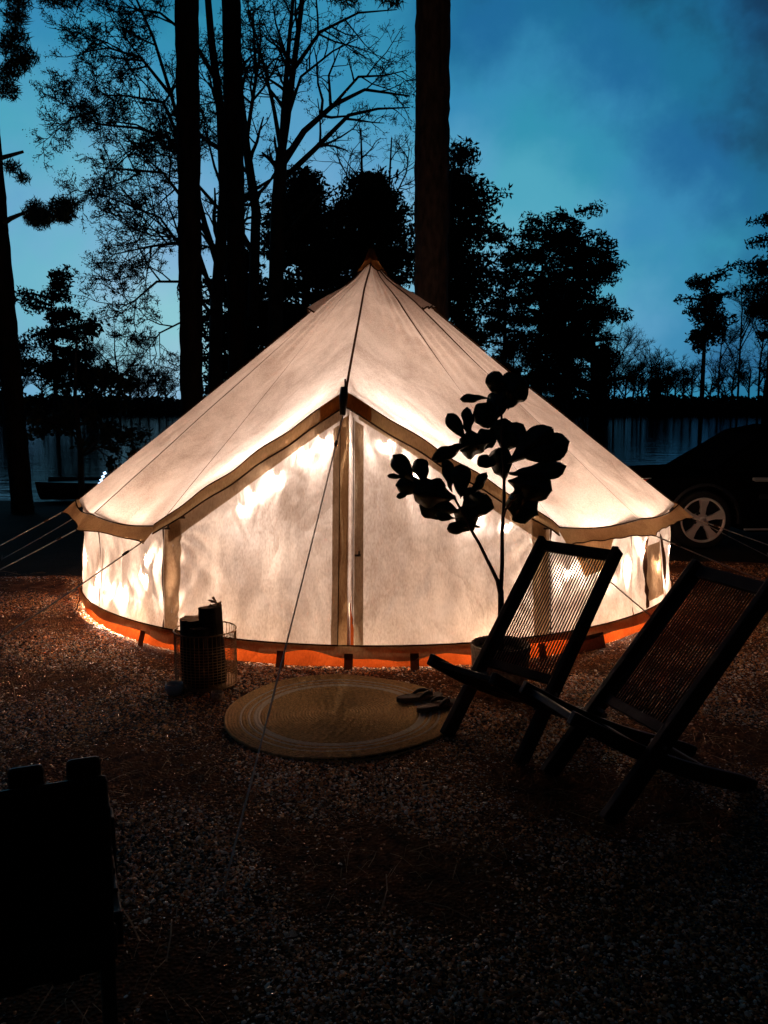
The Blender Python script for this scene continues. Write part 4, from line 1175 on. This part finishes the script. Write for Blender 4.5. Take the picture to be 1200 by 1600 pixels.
Lb = [([(428, 770), (430, 500), (434, 330), (438, 270), (440, 240)], .20, .13),
      ([(440, 240), (448, 190), (458, 110), (470, 20), (476, -70)], .10, .04), ([(440, 240), (444, 160), (452, 60), (462, -40)], .08, .03),
      ([(440, 240), (428, 170), (412, 100), (395, 40)], .06, .015), ([(439, 260), (475, 205), (520, 165), (570, 140), (640, 150)], .09, .02),
      ([(437, 285), (490, 235), (545, 180), (590, 170), (640, 168)], .075, .015), ([(520, 165), (560, 120), (600, 118), (635, 110)], .04, .01),
      ([(395, 500), (400, 330), (385, 230), (372, 120), (360, 0)], .13, .06), ([(458, 110), (500, 50), (560, 20), (620, 15)], .05, .012),
      ([(448, 190), (470, 120), (520, 80), (560, 60)], .04, .01), ([(398, 400), (360, 330), (335, 260), (318, 190)], .06, .015)]
twiggy(tB, [(limb_px(p, tB.location, d_, .4, 30 + i), a_, b_) for i, (p, a_, b_) in enumerate(Lb)], 8, 4, 1.6, .034, 1, .9)
tC = empty('bare_sapling', (-.35, 26, -.3)); tag(tC, 'slender bare tree between the tent peak and the reddish trunk', 'tree')
Lc = [([(572, 640), (572, 400), (566, 300), (564, 200)], .10, .02), ([(605, 640), (603, 400), (606, 330), (612, 215)], .09, .02), ([(566, 330), (540, 270), (525, 240)], .03, .01), ([(606, 330), (635, 270), (640, 230)], .03, .01), ([(700, 500), (705, 280), (715, 240)], .04, .01)]
twiggy(tC, [(limb_px(p, tC.location, 26, .3, 60 + i), a_, b_) for i, (p, a_, b_) in enumerate(Lc)], 9, 3, 1.3, 0, 0, 1.0)

# dense evergreens: whorled boughs carrying clumps of needles
def evergreen(name, label, group, base, d, px0, py0, profile, bough, size, per, seed, mat='cedar', trunk_r=.16, cat='evergreen tree', gap_p=.0, thick=1.0, nbough=7, step=.62, flat=.55, jit=.4):
    """profile: list of (py, half-width left px, half-width right px) from the top down"""
    t_ = empty(name, base); tag(t_, label, cat, group)
    r_ = random.Random(seed); k = d / 1320
    st_ = new_store(); zof = lambda py: sight(px0, py, d).z - base[2]
    ztop = zof(profile[0][0])
    tube_np(st_, [Vector((0, 0, -.2)), Vector((0, 0, ztop * .5)), Vector((0, 0, ztop * .97))], [trunk_r, trunk_r * .7, trunk_r * .15], 7)
    cl = []
    y_ = profile[0][0]
    def wid(py, s):
        for (a_, la, ra), (b_, lb, rb) in zip(profile, profile[1:]):
            if a_ <= py <= b_:
                u = (py - a_) / (b_ - a_); return (la + (lb - la) * u) if s < 0 else (ra + (rb - ra) * u)
        return 0
    while y_ < profile[-1][0]:
        nb = nbough
        for j in range(nb):
            if r_.random() < gap_p: continue
            a_ = r_.uniform(0, 2 * PI); c, sn = math.cos(a_), math.sin(a_)
            wpx = wid(y_, c); ln_ = wpx * k * r_.uniform(.5, 1.15); z = zof(y_ + r_.uniform(-jit, jit) * bough / k)
            tip = Vector((c * ln_, sn * max(ln_, .4 * wpx * k) * thick, z + r_.uniform(-.12, .08) * ln_))
            root = Vector((0, 0, z - .1 * ln_))
            tube_np(st_, [root, root.lerp(tip, .6) + Vector((0, 0, .05 * ln_)), tip], [.035 * d / 20, .022 * d / 20, .008 * d / 20], 4)
            for q in range(4):
                f = .3 + .7 * q / 3; p = root.lerp(tip, f); cl.append((tuple(p + Vector((r_.gauss(0, .1), r_.gauss(0, .1), r_.gauss(0, .1))) * bough), bough * r_.uniform(.55, 1.25)))
        y_ += bough / k * step
    store_obj(st_, 'trunk', M['dark_bark'], t_)
    v, f = leaf_cards(clump_points(cl, per, (1, 1, flat)), np.float64(size) * np.ones(1)[0], .35, .1)
    cards_obj('crown', v, f, M[mat], t_)
    return t_
def lc_(centers, size, asp): return leaf_cards(centers, np.full(len(centers), size), asp)
_lc = leaf_cards
def leaf_cards(centers, size, aspect=.45, up=0.0): return _lc(centers, np.full(len(centers), float(np.mean(size))), aspect, up)
G1 = 'dense evergreens close behind the tent'
evergreen('cedar_tree', 'dense dark evergreen left of the tent peak, with a ragged top', G1, (-2.1, 23, -.3), 23, 478, 728, [(285, 6, 8), (320, 45, 40), (360, 80, 70), (430, 120, 90), (520, 150, 100), (640, 160, 110)], .42, .17, 300, 11)
evergreen('cedar_tree', 'rounded dark evergreen right at the tent peak', G1, (-.35, 24.5, -.35), 24.5, 580, 722, [(290, 30, 25), (320, 55, 50), (380, 70, 65), (460, 90, 70), (640, 100, 90)], .45, .18, 300, 12)
evergreen('cedar_tree', 'low dark evergreen between the two left pine trunks', G1, (-3.7, 22, -.3), 22, 375, 735, [(395, 8, 10), (440, 40, 45), (520, 55, 60), (640, 62, 70)], .38, .16, 260, 13, gap_p=.25)
evergreen('cedar_tree', 'dense dark evergreen right of the reddish trunk', G1, (2.35, 27, -.4), 27, 715, 715, [(262, 12, 20), (300, 35, 60), (340, 60, 68), (420, 70, 62), (520, 70, 40), (640, 80, 60)], .5, .2, 170, 14, gap_p=.35, flat=.85, jit=1.2)

# pines on the far shore (proportions of each its own)
FD = 141.0
def far_pos(px, d=FD): 
    return ((px - 600) / 1320 * d, d, ground_z(0, d))
G2 = 'pines on the far shore'
kf = FD / 1320
def far_pine(label, px, top, hl, hr, seed, gap_p=.1, low=None, d=FD, hump=False):
    low = low or 622
    hl *= 1.2; hr *= 1.2
    prof_ = [(top + 10, hl * .6, hr * .6), (top + 26, hl * .9, hr * .9), (top + 70, hl, hr), (top + (low - top) * .55, hl * .85, hr * .85), (low - 40, hl * .55, hr * .55), (low, hl * .4, hr * .4)]
    return evergreen('far_pine', label, G2, far_pos(px, d), d, px, 640, prof_, 1.5, .75, 24, seed, 'needle', .42, 'pine tree', gap_p + .08, .9, 6, 1.1, .8, 1.5)
far_pine('leftmost tall pine of the group right of the tent, crown touching the evergreen', 785, 378, 38, 42, 21, .35)
far_pine('tall pine with a rounded top in the middle of the far group', 840, 352, 45, 40, 22, .2, d=145)
far_pine('tallest pine of the far group, with flat-topped crown', 888, 336, 45, 42, 23, .08)
far_pine('pine at the right side of the far group, boughs reaching right', 922, 388, 40, 48, 24, .3, d=139)
far_pine('short pine right of the far group with level boughs', 940, 530, 22, 42, 25, .3, d=137)
far_pine('lone pine with a bare lower trunk near the right edge', 1092, 428, 45, 42, 26, .2, 540)
far_pine('tall pine cut by the right edge of the picture', 1193, 330, 62, 60, 27, .3, 520)
far_pine('bushy pine with a pointed top above the left shore', 92, 420, 50, 56, 28, .3, d=135)
far_pine('low pine behind the leaning pine at the left edge', 12, 520, 50, 55, 29, .2, d=138)
far_pine('small dark conifer between the far groups', 1023, 588, 12, 12, 30, .0)
far_pine('low pine on the left shore, right of the bushy one', 140, 515, 28, 26, 31, .35, d=140)
far_pine('slim far pine beside the tallest one', 868, 440, 30, 28, 32, .3, d=150)
# fine bare trees on the far shore
G3 = 'bare trees on the far shore'
def bare(px, top, spread, seed, d, label):
    t_ = empty('bare_tree', far_pos(px, d)); tag(t_, label, 'bare tree', G3 if not label.startswith('one of') else 'thin bare trees massed on the far shore')
    k = d / 1320; h = (640 - top) * k; r_ = random.Random(seed); sp = spread * k; limbs = [([Vector((0, 0, -.5)), Vector((r_.uniform(-.3, .3), 0, h * .4)), Vector((r_.uniform(-.5, .5), 0, h * .75)), Vector((r_.uniform(-.8, .8), 0, h))], .22, .04)]
    for j in range(6):
        f = r_.uniform(.2, .6); s = r_.choice((-1, 1)); a_ = Vector((0, 0, h * f))
        limbs.append(([a_, a_ + Vector((s * sp * .4, r_.uniform(-1, 1), h * .18)), a_ + Vector((s * sp * .8, r_.uniform(-1, 1), h * .34))], .11, .03))
    r0 = 3.2 * h / 18
    st_ = new_store(); 
    def sp_(pts, rr, lev, ln0):
        for _ in range(7 if lev == 0 else 5):
            f = r_.uniform(.2, 1); i = min(len(pts) - 2, int(f * (len(pts) - 1))); p = pts[i].lerp(pts[i + 1], f * (len(pts) - 1) - i)
            d0 = (pts[i + 1] - pts[i]).normalized(); q, _ = wander(p, (d0 * .7 + Vector((r_.gauss(0, .8), r_.gauss(0, .5), r_.uniform(-.2, .8)))).normalized(), ln0 * r_.uniform(.6, 1.1), 3, .15, r_)
            tube_np(st_, q, [rr * (1 - .6 * j / 3) for j in range(4)], 3)
            if lev < 2: sp_(q, rr * .62, lev + 1, ln0 * .6)
    for pts, a_, b_ in limbs:
        tube_np(st_, pts, [a_ + (b_ - a_) * i / (len(pts) - 1) for i in range(len(pts))], 5); sp_(pts, .055, 0, r0)
    store_obj(st_, 'branches', M['dark_bark'], t_)
for i, (px, top, sp, d, lb) in enumerate([(188, 480, 60, 120, 'broad bare tree on the left shore beside the left pine trunk'), (235, 540, 40, 132, 'small bare tree just left of the left pine trunk on the far shore'),
        (958, 505, 30, 142, 'bare tree standing right behind the short pine with level boughs'), (1000, 560, 26, 146, 'low bare tree left of the small dark conifer'), (1062, 572, 24, 148, 'low bare tree left of the lone pine'),
        (1148, 430, 42, 141, 'tall bare tree right of the lone pine'), (1180, 470, 36, 146, 'bare tree behind the pine at the right edge'), (150, 560, 34, 139, 'bare tree between the two low pines of the left shore'), (985, 570, 20, 150, 'slim bare tree left of the small conifer'), (1040, 575, 18, 150, 'slim bare tree right of the small conifer'), (1118, 520, 26, 149, 'bare tree close behind the lone pine'), (800, 520, 30, 150, 'bare tree seen between the far group trunks')]):
    bare(px, top, sp, 70 + i, d, lb)
for i in range(22):
    px = [8, 40, 70, 112, 168, 205, 222, 250, 262, 945, 972, 992, 1012, 1034, 1052, 1076, 1105, 1128, 1138, 1165, 1190, 1198][i]
    bare(px, 560 + 22 * noise2(i * 1.7, 0, 5) + 14 * (i % 3), 20, 140 + i, 143 + 3.1 * (i % 5), 'one of the thin low bare trees massed along the far shore')
# a slender young tree by the water on the left
tY = empty('young_tree', (-5.55, 15.4, -.25)); tag(tY, 'slender young tree at the water beside the leaning pine', 'tree')
twiggy(tY, [([(0, 0, -.1), (.02, 0, 1.0), (-.03, 0, 2.0), (.05, 0, 3.1)], .07, .02), ([(0, 0, .9), (.5, 0, 1.15), (.95, 0, 1.1)], .025, .008), ([(0, 0, 1.3), (-.4, 0, 1.55), (-.8, 0, 1.6)], .025, .008), ([(0, 0, 1.7), (.35, 0, 2.0), (.8, 0, 2.15)], .025, .008)], 91, 3, .7, .10, 2, 1.0)
# undergrowth along the far bank
nb = 26000
bxs = npr.uniform(-75, 75, nb); bys = npr.uniform(139.5, 152, nb)
hh = np.array([1.3 + .5 * noise2(a_ * .35, 0, 41) + .3 * noise2(a_ * 1.7, 0, 42) for a_ in bxs])
bz = np.array([ground_z(a_, b_) for a_, b_ in zip(bxs, bys)]) + npr.uniform(0, 1, nb) ** .8 * np.clip(hh, .3, 3)
v, f = _lc(np.stack([bxs, bys, bz], 1), np.full(nb, .7), .6)
tag(link_mesh('undergrowth', np_mesh('undergrowth', v, f), M['undergrowth']), kind='stuff')
